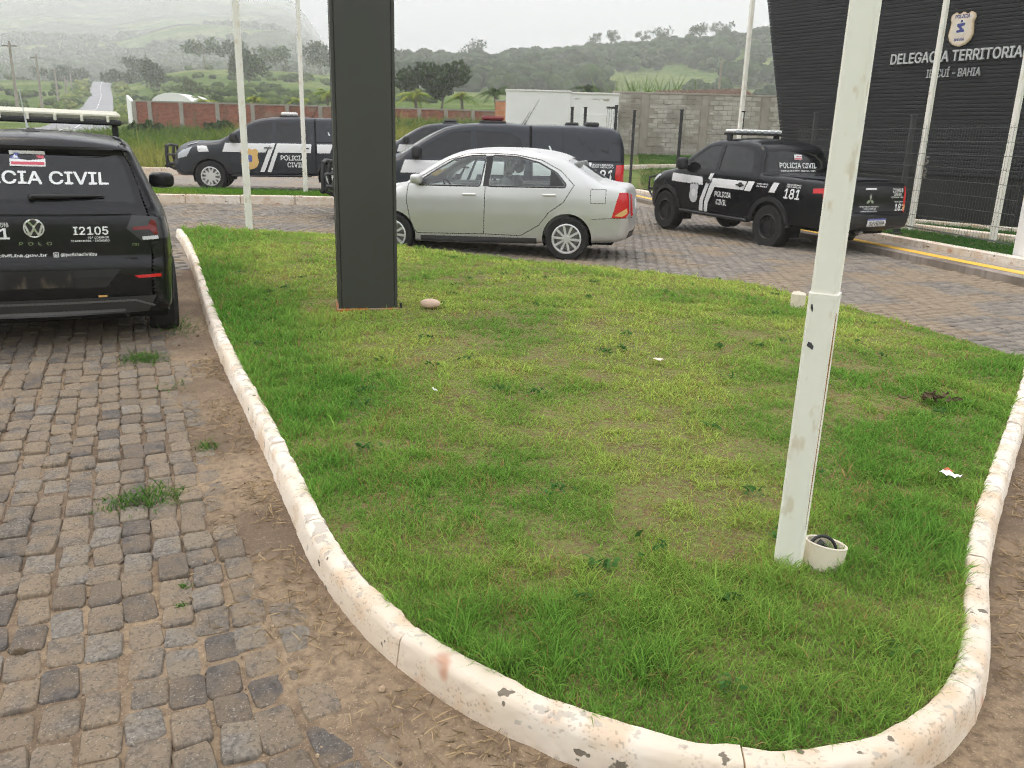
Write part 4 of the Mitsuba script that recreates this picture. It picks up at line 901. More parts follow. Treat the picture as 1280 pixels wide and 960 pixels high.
# power poles along the highway
for i, (x, y, zt, lab) in enumerate(((-60.4, 105, 10.95, 'tallest concrete power pole, nearest along the highway'), (-73.3, 134, 11.85, 'second concrete power pole along the highway'), (-89.7, 170, 12.3, 'third concrete power pole along the highway'), (-108.7, 210, 13.1, 'fourth power pole, with a pale transformer'), (-132.7, 260, 17.4, 'farthest power pole near the crest'))):
    k = thing('power_pole', lab, 'power pole', 'power poles along the highway'); z0 = float(terr(x, y))
    put(k + '__shaft', tube([(x, y, z0 - .3), (x, y, zt)], [.24, .13], 8), 'concrete_mat', smooth=40); put(k + '__crossarm', box(x - .9, x + .9, y - .06, y + .06, zt - .55, zt - .43), 'bark')
    for q in (-.8, 0, .8): put(k + '__insulator', tube([(x + q, y, zt - .43), (x + q, y, zt - .22)], [.05, .07], 6), 'white_paint')
    if i == 3: put(k + '__transformer', tube([(x + .5, y - .3, zt - 2.2), (x + .5, y - .3, zt - 1.1)], .35, 10), 'concrete_mat', smooth=40)
k = thing('thin_pole', 'thin pale pole behind the block wall below the wooded slope', 'pole')
put(k + '__shaft', tube([(13.5, 60, 1.5), (13.5, 60, 6.8)], [.10, .06], 8), 'concrete_mat'); put(k + '__cap', tube([(13.5, 60, 6.8), (13.5, 60, 6.95)], [.09, .09], 8), 'concrete_mat')
# ---------------------------------------------------------------- vehicles
from scipy.spatial import Delaunay
def sil_col(p, n, uv):
    a = fbm(p.x * 5, p.y * 5, p.z * 5, 4)
    return mix(mi.Color3f(.60, .60, .585), mi.Color3f(.64, .64, .625), a)
scene['silver_paint'] = {'type': 'twosided', 'bsdf': {'type': 'principled', 'base_color': proc(sil_col), 'metallic': .6, 'roughness': .33, 'specular': .5, 'clearcoat': .8, 'clearcoat_gloss': .92}}
pmat('black_paint', (.0065, .007, .0085), .22, spec=.28, clearcoat=.35, clearcoat_gloss=.95)
pmat('slate_paint', (.019, .023, .031), .32, spec=.35, clearcoat=.35, clearcoat_gloss=.93)
pmat('canopy_paint', (.016, .019, .025), .42, clearcoat=.3, clearcoat_gloss=.8)
pmat('tint_glass', (.004, .0045, .005), .05, spec=.55)
pmat('gap_shade_and_black', (.012, .012, .012), .8, spec=.15)  # near-black: paints groove shade on body seams, also plain black parts
pmat('disc_steel', (.26, .25, .24), .5, metallic=.6)
pmat('tyre', (.017, .0165, .016), .85)
pmat('alloy', (.72, .72, .71), .34, metallic=.45)
pmat('black_rim', (.016, .016, .017), .45)
pmat('red_lens', (.62, .012, .018), .12, clearcoat=.8, clearcoat_gloss=.95)
pmat('dark_red_lens', (.17, .008, .012), .15, clearcoat=.6, clearcoat_gloss=.95)
pmat('amber_lens', (.70, .42, .16), .2)
pmat('smoke_lens', (.05, .05, .055), .15)
pmat('head_lens', (.42, .44, .46), .12, clearcoat=.8, clearcoat_gloss=.96)
pmat('chrome', (.75, .75, .75), .12, metallic=1.0)
pmat('bar_cream', (.74, .72, .60), .4)
pmat('flag_red', (.62, .10, .14), .5); pmat('flag_blue', (.12, .14, .40), .5)
pmat('fabric', (.24, .245, .24), .9)
pmat('trim_grey', (.045, .045, .046), .6)
pmat('badge_gold', (.72, .47, .17), .45)
pmat('badge_grey', (.62, .63, .64), .45)
scene['clear_glass'] = {'type': 'thindielectric', 'int_ior': 1.5, 'specular_transmittance': rgb(.80, .87, .84)}

class Car:
    def __init__(s, key, pose, outline, P, inset, rb, paint, arches, windows=(), glass=(), open_glass=False, corner=2, res=.028):
        s.key, s.paint = key, paint
        x, y, yaw, z, pt, rl = pose
        s.M = mat4((x, y, z), yaw, -pt, rl)
        pts = np.array(outline, float)
        for _ in range(corner):
            q = np.roll(pts, -1, 0); pts = np.stack([.8 * pts + .2 * q, .2 * pts + .8 * q], 1).reshape(-1, 2)
        ring = shapely.LinearRing(pts)
        n = int(ring.length / res); s.B = np.array([ring.interpolate(t, normalized=True).coords[0] for t in np.arange(n) / n])
        s.poly = Polygon(s.B); s.ccw = ring.is_ccw
        dn = np.array([ring.interpolate(t, normalized=True).coords[0] for t in np.arange(4 * n) / (4 * n)]); s.kd = cKDTree(dn)
        rb = np.array(rb, float); _, j = cKDTree(rb[:, :2]).query(dn); d, j4 = cKDTree(rb[:, :2]).query(dn, k=3)
        w = 1 / (d + .03) ** 2; w /= w.sum(1, keepdims=True); s.r_dn = (rb[j4, 2] * w).sum(1); s.bow_dn = (rb[j4, 3] * w).sum(1)
        td = np.roll(dn, -2, 0) - np.roll(dn, 2, 0); s.nx_dn = np.maximum(np.abs(td[:, 1]) / np.linalg.norm(td, axis=1), .3)
        s.Pt, s.It = np.array(P, float), np.array(inset, float)
        s.arches, s.wins, s.glass = arches, [Polygon(w).buffer(-.02).buffer(.02) for w in windows], glass
        s.open_glass = open_glass
    def hw(s, x, z): return np.interp(x, s.Pt[:, 0], s.Pt[:, 1]) - np.interp(z, s.It[:, 0], s.It[:, 1])
    def yside(s, x, z):
        x, z = np.asarray(x, float), np.asarray(z, float)
        d, j = s.kd.query(np.stack([x, z], -1)); r = s.r_dn[j]; q = np.clip(r - d, 0, r)
        return s.hw(x, z) - (r - np.sqrt(np.maximum(r * r - q * q, 0)))
    def put(s, name, mesh, mat, smooth=False, tmat=None, **kw):
        m = mesh.copy()
        if tmat is not None: m.apply_transform(tmat)
        m.apply_transform(s.M); return put(s.key + '__' + name, m, mat, smooth=smooth, **kw)
    def fill(s, poly, step=.05, rings=()):
        polys = getattr(poly, 'geoms', [poly]); out = []
        for pg in polys:
            if pg.is_empty or pg.area < 1e-6: continue
            bs = []
            for ring in [pg.exterior, *pg.interiors]:
                n = max(len(ring.coords), int(ring.length / (step * .55)))
                for t in np.arange(n) / n: bs.append(ring.interpolate(t, normalized=True).coords[0])
                bs += list(ring.coords)[:-1]
            x0, y0, x1, y1 = pg.bounds
            gx, gy = np.meshgrid(np.arange(x0 + step / 2, x1, step), np.arange(y0 + step / 2, y1, step)); g = np.c_[gx.ravel(), gy.ravel()]
            inn = pg.buffer(-step * .35)
            g = g[shapely.contains_xy(inn, g[:, 0], g[:, 1])] if not inn.is_empty else g[:0]
            if len(rings):
                dg = s.kd.query(g)[0] if len(g) else g; g = g[dg > max(rings) + step * .45] if len(g) else g
                for d_ in rings:
                    rg = s.poly.buffer(-d_).exterior; q = np.array([rg.interpolate(t).coords[0] for t in np.arange(0, rg.length, .032)]); ok_ = shapely.contains_xy(pg.buffer(-.008), q[:, 0], q[:, 1]); g = np.vstack([g, q[ok_]])
            V = np.unique(np.round(np.vstack([bs, g]), 6), axis=0)
            if len(V) < 3: continue
            try: F = Delaunay(V).simplices
            except Exception: continue
            c = V[F].mean(1); a = np.cross(V[F[:, 1]] - V[F[:, 0]], V[F[:, 2]] - V[F[:, 0]])
            F = F[shapely.contains_xy(pg, c[:, 0], c[:, 1]) & (np.abs(a) > 1e-9)]
            a = np.cross(V[F[:, 1]] - V[F[:, 0]], V[F[:, 2]] - V[F[:, 0]]); F[a < 0] = F[a < 0][:, ::-1]
            out.append((V, F))
        return out
    def side(s, poly, side, off=0.0, step=.05, rings=()):
        ms = []
        if not len(rings) and poly.area > .004 and poly.distance(s.poly.exterior) < .05: rings = (.006, .012, .025, .045, .075, .11)
        for V, F in s.fill(poly, step, rings):
            y = s.yside(V[:, 0], V[:, 1]) + off
            v = np.c_[V[:, 0], side * y, V[:, 1]]
            m = trimesh.Trimesh(v, F if side < 0 else F[:, ::-1], process=False)
            ms.append(m)
        return cat_mesh(ms) if ms else None
    def ribbon(s, pts, side, w=.008, off=.0015):
        return s.side(LineString(pts).buffer(w / 2, cap_style='flat'), side, off, .06)
    def body(s, kids=True):
        pb = s.poly
        cut = pb
        for ax, az, R in s.arches: cut = cut.difference(Point(ax, az).buffer(R, quad_segs=16))
        for w in s.wins: cut = cut.difference(w)
        RG = (.004, .012, .025, .045, .075, .11); ms = [s.side(cut, 1, rings=RG), s.side(cut, -1, rings=RG)]
        n = len(s.B); j = s.kd.query(s.B)[1]; r, bow = s.r_dn[j], s.bow_dn[j]
        y0 = s.hw(s.B[:, 0], s.B[:, 1]) - r
        t = np.roll(s.B, -1, 0) - np.roll(s.B, 1, 0); t /= np.linalg.norm(t, axis=1, keepdims=True)
        nr = np.stack([t[:, 1], -t[:, 0]], -1) * (1 if s.ccw else -1)
        u = np.array([-1, -.93, -.8, -.6, -.35, 0, .35, .6, .8, .93, 1.0])
        pos = s.B[:, None] + nr[:, None] * (bow[:, None] * (1 - u ** 2))[..., None]
        V = np.stack([pos[..., 0], y0[:, None] * u, pos[..., 1]], -1)
        idx = lambda p: int(np.argmin(((s.B - p) ** 2).sum(1)))
        sel = np.zeros(n, int)
        for g, (a, b) in enumerate(s.glass):
            i0, i1 = idx(a), idx(b)
            rng_ = np.arange(i0, i1) if i0 <= i1 else np.arange(i1, i0)
            sel[rng_] = g + 1
        s.strip_pos, s.strip_u = V, u
        bodyF, gl = [], {g + 1: [] for g in range(len(s.glass))}
        W = len(u); under = np.zeros(n, bool)
        for ax, az, R in s.arches: under |= ((s.B[:, 0] - ax) ** 2 + (s.B[:, 1] - az) ** 2 < R * R)
        for i in range(n):
            k = (i + 1) % n
            if under[i]: continue
            for c in range(W - 1):
                q = (i * W + c, k * W + c, k * W + c + 1, i * W + c + 1)
                if s.ccw: q = q[::-1]
                tri = [(q[0], q[1], q[2]), (q[0], q[2], q[3])]
                if sel[i] and 1 <= c < W - 2: gl[sel[i]] += tri
                else: bodyF += tri
        VV = V.reshape(-1, 3)
        st_ = trimesh.Trimesh(VV, bodyF, process=False)
        m = cat_mesh(ms + [st_]); m.merge_vertices(digits_vertex=4); m.update_faces(m.nondegenerate_faces())
        m.remove_unreferenced_vertices()
        s.put('body', m, s.paint, smooth=48)
        for g in gl:
            gm = trimesh.Trimesh(VV, gl[g], process=False); gm.remove_unreferenced_vertices()
            nm = 'windshield' if s.glass[g - 1][0][0] > 0 else 'rear_window'
            s.put(nm, gm, 'clear_glass' if s.open_glass else 'tint_glass', smooth=True)
        for k, w in enumerate(s.wins):
            for sd in (1, -1):
                s.put('side_window', s.side(w.buffer(.004), sd, -.008), 'clear_glass' if s.open_glass else 'tint_glass', smooth=True)
        # dark wheel housings and floor
        wm = []
        for ax, az, R in s.arches:
            for sd in (1, -1):
                a = np.linspace(-.35, math.pi + .35, 26); xx, zz = ax + R * np.cos(a), az + R * np.sin(a)
                yo = s.yside(xx, np.maximum(zz, s.B[:, 1].min() + .04)) - .004; yi = np.full_like(yo, s.hw(ax, .6) - .34)
                A = np.c_[xx, sd * yo, zz]; Bq = np.c_[xx, sd * yi, zz]; g = np.stack([A, Bq], 1); wm.append(grid_mesh(g[..., 0], g[..., 1], g[..., 2]))
                cV = np.vstack([Bq, [[ax, sd * yi[0], az - .1]]]); wm.append(trimesh.Trimesh(cV, [(i, i + 1, len(Bq)) for i in range(len(Bq) - 1)], process=False))
        zb = s.B[:, 1].min(); x0, x1 = s.B[:, 0].min() + .25, s.B[:, 0].max() - .25
        wm.append(box(x0, x1, -s.hw(0, .5) + .36, s.hw(0, .5) - .36, zb - .01, zb + .3))
        s.put('underbody', cat_mesh(wm), 'gap_shade_and_black')
    def end_x(s, y, z, rear=True):
        y, z = np.abs(np.asarray(y, float)), np.asarray(z, float); out = np.zeros_like(y * z)
        xs = np.linspace(s.B[:, 0].min() - .0, s.B[:, 0].min() + .9, 700) if rear else np.linspace(s.B[:, 0].max(), s.B[:, 0].max() - .9, 700)
        for i in np.ndindex(out.shape):
            inside = shapely.contains_xy(s.poly, xs, np.full_like(xs, z[i]))
            k0 = int(np.argmax(inside)); d, j = s.kd.query([xs[k0], z[i]]); ye = s.hw(xs[k0], z[i]) - s.r_dn[j]
            if y[i] <= ye:
                b = s.bow_dn[j] * (1 - (y[i] / ye) ** 2) / s.nx_dn[j]; out[i] = xs[k0] - b if rear else xs[k0] + b
            else:
                ys = np.where(inside, s.yside(xs, np.full_like(xs, z[i])), -1); ok = ys >= y[i]
                q = int(np.argmax(ok)); a0 = max(ys[q - 1], ye) if q > k0 else ys[q]; f_ = (y[i] - a0) / max(ys[q] - a0, 1e-6)
                out[i] = (xs[q - 1] + (xs[q] - xs[q - 1]) * f_ if q > k0 else xs[q]) if ok.any() else xs[k0] + (.3 if rear else -.3)
        return out
    def rear(s, poly, off=.003, step=.05, rear=True):
        ms = []
        for V, F in s.fill(poly, step):
            x = s.end_x(V[:, 0], V[:, 1], rear) - (off if rear else -off)
            ms.append(trimesh.Trimesh(np.c_[x, V[:, 0], V[:, 1]], F[:, ::-1] if rear else F, process=False))
        return cat_mesh(ms)
    def side_text(s, name, txt, h, x0, z0, side=1, width=None, bold=True, mat='decal_white', sx=1.0, slant=0.0, off=.003):
        m = meshkit.text_mesh(txt, h, .0012, bold); b = m.bounds; m.apply_translation((-b[0][0], 0, 0)); L = b[1][0] - b[0][0]
        k = width / L if width else sx; v = m.vertices * [k, 1, 1]; v[:, 0] += slant * v[:, 1]
        x = x0 - side * v[:, 0]; z = z0 + v[:, 1]; y = side * (s.yside(x, z) + off + v[:, 2])
        m2 = trimesh.Trimesh(np.c_[x, y, z], m.faces, process=False); m2.fix_normals(); return s.put(name, m2, mat)
    def rear_text(s, name, txt, h, y0, z0, width=None, bold=True, mat='decal_white', sx=1.0, slant=0.0, off=.003, center=False):
        m = meshkit.text_mesh(txt, h, .0012, bold); b = m.bounds; m.apply_translation((-b[0][0], 0, 0)); L = b[1][0] - b[0][0]
        k = width / L if width else sx; v = m.vertices * [k, 1, 1]; v[:, 0] += slant * v[:, 1]
        if center: v[:, 0] -= k * L / 2
        y = y0 - v[:, 0]; z = z0 + v[:, 1]; x = s.end_x(y, z) - off - v[:, 2]
        m2 = trimesh.Trimesh(np.c_[x, y, z], m.faces, process=False); m2.fix_normals(); return s.put(name, m2, mat)
    def wheels(s, R, w, rim, style, axles, yw):
        for ax in axles:
            for sd in (1, -1):
                k = f'wheel{"" if not hasattr(s, "nw") else f"_{s.nw:03d}"}'; s.nw = getattr(s, 'nw', 0) + 1
                a = np.linspace(0, 2 * np.pi, 41)
                prof = [(rim, -w * .46), (rim + .02, -w * .5), (R * .80 + rim * .2, -w * .53), (R - .018, -w * .48), (R, -w * .36), (R, w * .36), (R - .018, w * .48), (R * .8 + rim * .2, w * .53), (rim + .02, w * .5), (rim, w * .46)]
                V = np.array([[(r * math.cos(t), y, r * math.sin(t)) for t in a] for r, y in prof]); m = grid_mesh(V[..., 0], V[..., 1], V[..., 2]); m.merge_vertices(); m.fix_normals()
                TM = mat4((ax, sd * (yw - w / 2), R)) @ mat4(yaw=0 if sd > 0 else math.pi)
                s.put(f'{k}__tyre', m, 'tyre', smooth=35, tmat=TM)
                mats = 'alloy' if style != 'steel' else 'black_rim'
                parts = []
                barrel = np.array([[(r * math.cos(t), y, r * math.sin(t)) for t in a] for r, y in ((rim + .004, w * .47), (rim - .012, w * .50), (rim - .022, w * .44), (rim - .03, -w * .3))]); parts.append(grid_mesh(barrel[..., 0], barrel[..., 1], barrel[..., 2]))
                N = {'multi': 10, 'six': 6, 'steel': 8}[style]
                if style == 'steel':
                    disc = Point(0, 0).buffer(rim - .02, 32)
                    for q in range(N): disc = disc.difference(Point((rim * .66) * math.cos(q * 2 * math.pi / N), (rim * .66) * math.sin(q * 2 * math.pi / N)).buffer(rim * .10))
                    hub = Point(0, 0).buffer(rim * .36)
                else:
                    disc = Point(0, 0).buffer(rim * .25)
                    for q in range(N):
                        t = q * 2 * math.pi / N + .1; c_, s_ = math.cos(t), math.sin(t)
                        w0, w1 = (.07, .085) if style == 'multi' else (.20, .34)
                        pg = [(0, -w0 * rim), (rim * .97, -w1 * rim), (rim * .97, w1 * rim), (0, w0 * rim)]
                        disc = disc.union(Polygon([(c_ * x - s_ * y, s_ * x + c_ * y) for x, y in pg]))
                    if style == 'six':
                        for q in range(N):
                            t = q * 2 * math.pi / N + .1; disc = disc.difference(Polygon([(math.cos(t) * x - math.sin(t) * y, math.sin(t) * x + math.cos(t) * y) for x, y in [(rim * .45, -.015), (rim * .9, -.04), (rim * .9, .04), (rim * .45, .015)]]))
                    disc = disc.intersection(Point(0, 0).buffer(rim - .015)); hub = Point(0, 0).buffer(rim * .2)
                def face(pg, th, y):
                    m = extrude(pg, th); v = m.vertices.copy(); m.vertices = np.c_[v[:, 0], y + v[:, 2], v[:, 1]]; m.fix_normals(); return m
                dep = w * .36 if style != 'steel' else w * .22
                parts.append(face(disc, .018, dep)); parts.append(face(hub, .03, dep + .004))
                for q in range(5): parts.append(face(Point(rim * .28 * math.cos(q * 1.2566), rim * .28 * math.sin(q * 1.2566)).buffer(.012), .032, dep))
                s.put(f'{k}__rim', cat_mesh(parts), mats, smooth=30, tmat=TM)
                s.put(f'{k}__brake', face(Point(0, 0).buffer(rim * .8), .02, -.02), 'disc_steel', tmat=TM)
    def mirror(s, x, z, mat, sz=(.09, .11, .075), yo=.10):
        for sd in (1, -1):
            y = float(s.yside(x, z)); m = trimesh.creation.icosphere(3, 1); v = m.vertices; v = np.sign(v) * np.abs(v) ** .62; m.vertices = v * sz
            m.vertices[:, 0] += .25 * np.abs(m.vertices[:, 1]); m.apply_translation((x, sd * (y + yo), z + .03))
            st_ = tube([(x + .02, sd * (y - .04), z - .02), (x + .01, sd * (y + yo * .6), z - .01)], .022, 8)
            s.put('mirror', cat_mesh([m, st_]), mat, smooth=40)
    def handles(s, pts, mat, L=.16):
        for x, z in pts:
            for sd in (1, -1):
                y = float(s.yside(x, z))
                m = cat_mesh([box(x - L / 2, x + L / 2, y + .012, y + .034, z - .014, z + .014, .008), box(x - L / 2, x - L / 2 + .03, y - .002, y + .02, z - .012, z + .012), box(x + L / 2 - .03, x + L / 2, y - .002, y + .02, z - .012, z + .012)])
                if sd < 0: m.vertices[:, 1] *= -1; m.invert()
                s.put('door_handle', m, mat, smooth=30)
def fan_sector(x0, x1, z0, z1, slant=0.0):
    return Polygon([(x0 + slant * z0, z0), (x1 + slant * z0, z0), (x1 + slant * z1, z1), (x0 + slant * z1, z1)])
# ---- silver sedan
POSE_SED = (-.385, 12.78, math.radians(169), -.145, -.020, .0)
c = Car(thing('sedan', 'dusty silver four-door sedan parked behind the grass island', 'car'), POSE_SED,
        [(-1.88, .25), (-2.06, .29), (-2.12, .40), (-2.135, .60), (-2.12, .68), (-2.11, .92), (-2.06, 1.0), (-1.84, 1.03), (-1.70, 1.055), (-1.18, 1.385), (-.98, 1.445), (-.70, 1.48), (-.35, 1.497), (0, 1.495), (.32, 1.455), (.55, 1.37), (1.08, 1.03), (1.2, .985), (1.6, .92), (1.85, .82), (2.0, .68), (2.06, .52), (2.06, .38), (2.0, .27), (1.85, .21), (0, .20)],
        [(-2.2, .70), (-2.0, .775), (-1.6, .828), (-1, .845), (0, .848), (1, .84), (1.5, .81), (1.85, .74), (2.06, .62)],
        [(0, .05), (.35, .015), (.62, .0), (.85, .008), (1.0, .035), (1.2, .12), (1.4, .20), (1.52, .25)],
        [(-2.18, .5, .14, .05), (-2.15, .95, .08, .05), (-1.9, 1.04, .07, .02), (-1.5, 1.28, .07, .05), (-1.0, 1.48, .10, .03), (0, 1.51, .10, .03), (.5, 1.4, .08, .03), (.85, 1.18, .06, .06), (1.3, .97, .10, .04), (1.8, .85, .12, .05), (2.05, .55, .22, .12), (2.0, .27, .12, .1), (0, .2, .05, 0), (-1.9, .25, .08, .04)],
        'silver_paint', [(-1.275, .30, .345), (1.275, .30, .345)],
        windows=[[(.90, 1.015), (.62, 1.20), (.36, 1.345), (.12, 1.395), (-.08, 1.405), (-.02, 1.01)], [(-.16, 1.01), (-.20, 1.405), (-.55, 1.385), (-.85, 1.31), (-1.10, 1.18), (-1.24, 1.03), (-1.22, 1.01)]],
        glass=[((.50, 1.40), (1.03, 1.06)), ((-1.68, 1.07), (-1.22, 1.36))], open_glass=True)
c.body()
for sd in (1, -1):
    # dark pillars and window frame
    c.put('window_frame', c.side(Polygon([(-.075, 1.00), (-.10, 1.41), (-.19, 1.41), (-.15, 1.0)]), sd, .001), 'black_plastic')
    for w in c.wins: c.put('window_frame', c.side(w.buffer(.022).difference(w.buffer(.002)), sd, .0012), 'black_plastic')
    c.put('window_frame', c.side(Polygon([(-1.02, 1.012), (-1.02, 1.22), (-1.10, 1.17), (-1.235, 1.02)]), sd, -.005), 'black_plastic')
    for pl in ([(1.02, 1.02), (1.05, .80), (.98, .42), (.90, .33)], [(-.11, 1.0), (-.09, .34)], [(.90, .33), (-.09, .34), (-.62, .33)], [(-.62, .33), (-.88, .48), (-1.02, .66), (-1.22, .80), (-1.36, 1.03), (-1.16, 1.22), (-.88, 1.36), (-.5, 1.43), (-.12, 1.445), (.2, 1.43), (.45, 1.35), (.75, 1.17), (1.02, 1.02)]):
        c.put('door_gap_shade', c.ribbon(pl, sd, .009), 'gap_shade_and_black')  # door lines are dark strips painting the shade of a groove, nothing is cut
    c.put('flap_seam_shade' if sd > 0 else 'side_seam_shade', c.side(Polygon([(-1.60, .80), (-1.60, .97), (-1.79, .97), (-1.79, .80)]).buffer(.012).difference(Polygon([(-1.60, .80), (-1.60, .97), (-1.79, .97), (-1.79, .80)]).buffer(.006)), sd, .001), 'gap_shade_and_black')  # flap outline: seam shade painted as a thin dark ring
    c.put('sill', c.side(fan_sector(-.85, .85, .215, .30), sd, .004), 'trim_grey')
    c.put('taillight', c.side(Polygon([(-1.98, .94), (-1.89, .60), (-2.08, .60), (-2.15, .72), (-2.13, .94)]).intersection(c.poly.buffer(-.004)), sd, .006), 'red_lens', smooth=True)
    c.put('taillight__indicator', c.side(Polygon([(-1.93, .625), (-1.97, .66), (-2.09, .73), (-2.10, .66), (-2.03, .615)]).intersection(c.poly.buffer(-.006)), sd, .010), 'amber_lens', smooth=True)
    c.put('headlight', c.side(Polygon([(1.55, .80), (1.72, .86), (1.95, .70), (1.96, .60), (1.75, .66)]).intersection(c.poly.buffer(-.01)), sd, .005), 'head_lens', smooth=True)
    c.put('side_repeater', c.side(Point(1.22, .79).buffer(.022), sd, .006, .02), 'amber_lens')
    c.put('bumper_seam_shade', c.ribbon([(-1.62, .58), (-2.0, .595), (-2.17, .60)], sd, .006), 'gap_shade_and_black')  # bumper joint drawn as a painted line of shade
    yy_ = .60
    c.put('rear_lamp', c.rear(Polygon([(sd * .42, .62), (sd * .575, .61), (sd * .575, .92), (sd * .45, .90)]), .005), 'red_lens', smooth=True)
c.rear_text('plate_text', 'JSK 4B21', .06, .0, .76, center=True, mat='gap_shade_and_black') if False else None
c.put('licence_plate', c.rear(fan_sector(-.2, .2, .70, .83), .006), 'white_paint')
c.put('rear_bumper', c.rear(fan_sector(-.55, .55, .30, .40), .004), 'black_plastic')
c.handles([(.12, .885), (-1.02, .895)], 'alloy', .19)
c.mirror(.86, 1.06, 'silver_paint', (.075, .10, .068), .105)
c.wheels(.302, .19, .205, 'multi', (-1.275, 1.275), .845)
# cabin
for sx, n_ in ((.12, 2), (-.85, 3)):
    for y in ((-.36, .36) if n_ == 2 else (-.40, .0, .40)):
        k = 'front_seat' if n_ == 2 else 'rear_seat'
        c.put(k, cat_mesh([box(sx - .28, sx + .25, y - .23, y + .23, .36, .58, .06), box(-.10, .06, y - .23, y + .23, 0, .62, .05).apply_transform(mat4((sx - .26, 0, .52), 0, -.30)), box(-.06, .05, y - .12, y + .12, .66, .86, .04).apply_transform(mat4((sx - .27, 0, .52), 0, -.30))]), 'fabric', smooth=40)
c.put('dashboard', box(.66, 1.05, -.70, .70, .55, .97, .06), 'fabric', smooth=40)
a = np.linspace(0, 2 * np.pi, 25)
c.put('steering_wheel', tube(np.c_[.52 + .08 * np.cos(a), .36 + .18 * np.sin(a), .90 + .16 * np.cos(a)], .014, 8, False), 'gap_shade_and_black', smooth=True)
c.put('parcel_shelf', box(-1.75, -1.25, -.62, .62, .93, .99, .02), 'fabric')
c.put('cabin_floor', box(-1.9, 1.5, -.62, .62, .25, .36), 'gap_shade_and_black'); c.put('door_trim', cat_mesh([box(-1.3, 1.0, sd * .735 - .02, sd * .735 + .02, .35, .98, .015) for sd in (1, -1)]), 'fabric')
# ---- black hatchback seen from behind
c = Car(thing('police_hatchback', 'black police hatchback with a cream roof light bar, seen from behind beside the kerb', 'car'), (-4.06, 7.37, math.radians(115.1), -.03, .004, .012),
        [(-1.75, .26), (-1.88, .27), (-1.945, .40), (-1.965, .55), (-1.96, .64), (-1.93, .665), (-1.935, .82), (-1.92, .955), (-1.865, 1.0), (-1.66, 1.365), (-1.72, 1.40), (-1.66, 1.428), (-1.3, 1.455), (-.8, 1.475), (-.3, 1.475), (.15, 1.45), (.42, 1.39), (1.08, 1.03), (1.25, .99), (1.65, .91), (1.92, .79), (2.05, .62), (2.09, .45), (2.03, .28), (1.85, .22), (0, .20)],
        [(-1.97, .79), (-1.8, .835), (-1.5, .865), (-1.0, .875), (1, .872), (1.5, .855), (1.85, .80), (2.1, .70)],
        [(0, .05), (.3, .01), (.6, 0), (.80, .004), (.95, .03), (1.05, .075), (1.2, .14), (1.4, .225), (1.5, .27)],
        [(-1.95, .45, .10, .045), (-1.93, .8, .09, .05), (-1.87, 1.0, .07, .06), (-1.7, 1.3, .05, .07), (-1.68, 1.42, .06, .04), (-1.0, 1.47, .10, .03), (0, 1.47, .10, .03), (.5, 1.35, .08, .04), (.9, 1.1, .07, .06), (1.4, .95, .10, .05), (2.05, .55, .22, .12), (1.85, .22, .08, .06), (0, .2, .05, 0), (-1.85, .27, .06, .04)],
        'black_paint', [(-1.283, .30, .35), (1.283, .30, .35)],
        windows=[[(.88, 1.02), (.40, 1.34), (-.02, 1.385), (-.02, 1.02)], [(-.10, 1.02), (-.10, 1.385), (-.6, 1.38), (-1.0, 1.33), (-1.2, 1.15), (-1.18, 1.04)]],
        glass=[((.36, 1.42), (1.02, 1.06)), ((-1.845, 1.03), (-1.675, 1.345))])
c.body()
c.put('tailgate_gap_shade', c.rear(LineString([(.66, .70), (.70, .80), (.60, .97), (-.60, .97), (-.70, .80), (-.66, .70)]).buffer(.004, cap_style='flat'), .0012), 'gap_shade_and_black')  # tailgate outline: dark surface strip in place of a shaded groove
c.put('tailgate_gap_shade', c.rear(LineString([(.62, .668), (-.62, .668)]).buffer(.006), .0015), 'gap_shade_and_black')
pmat('window_seal', (.006, .006, .0065), .35)
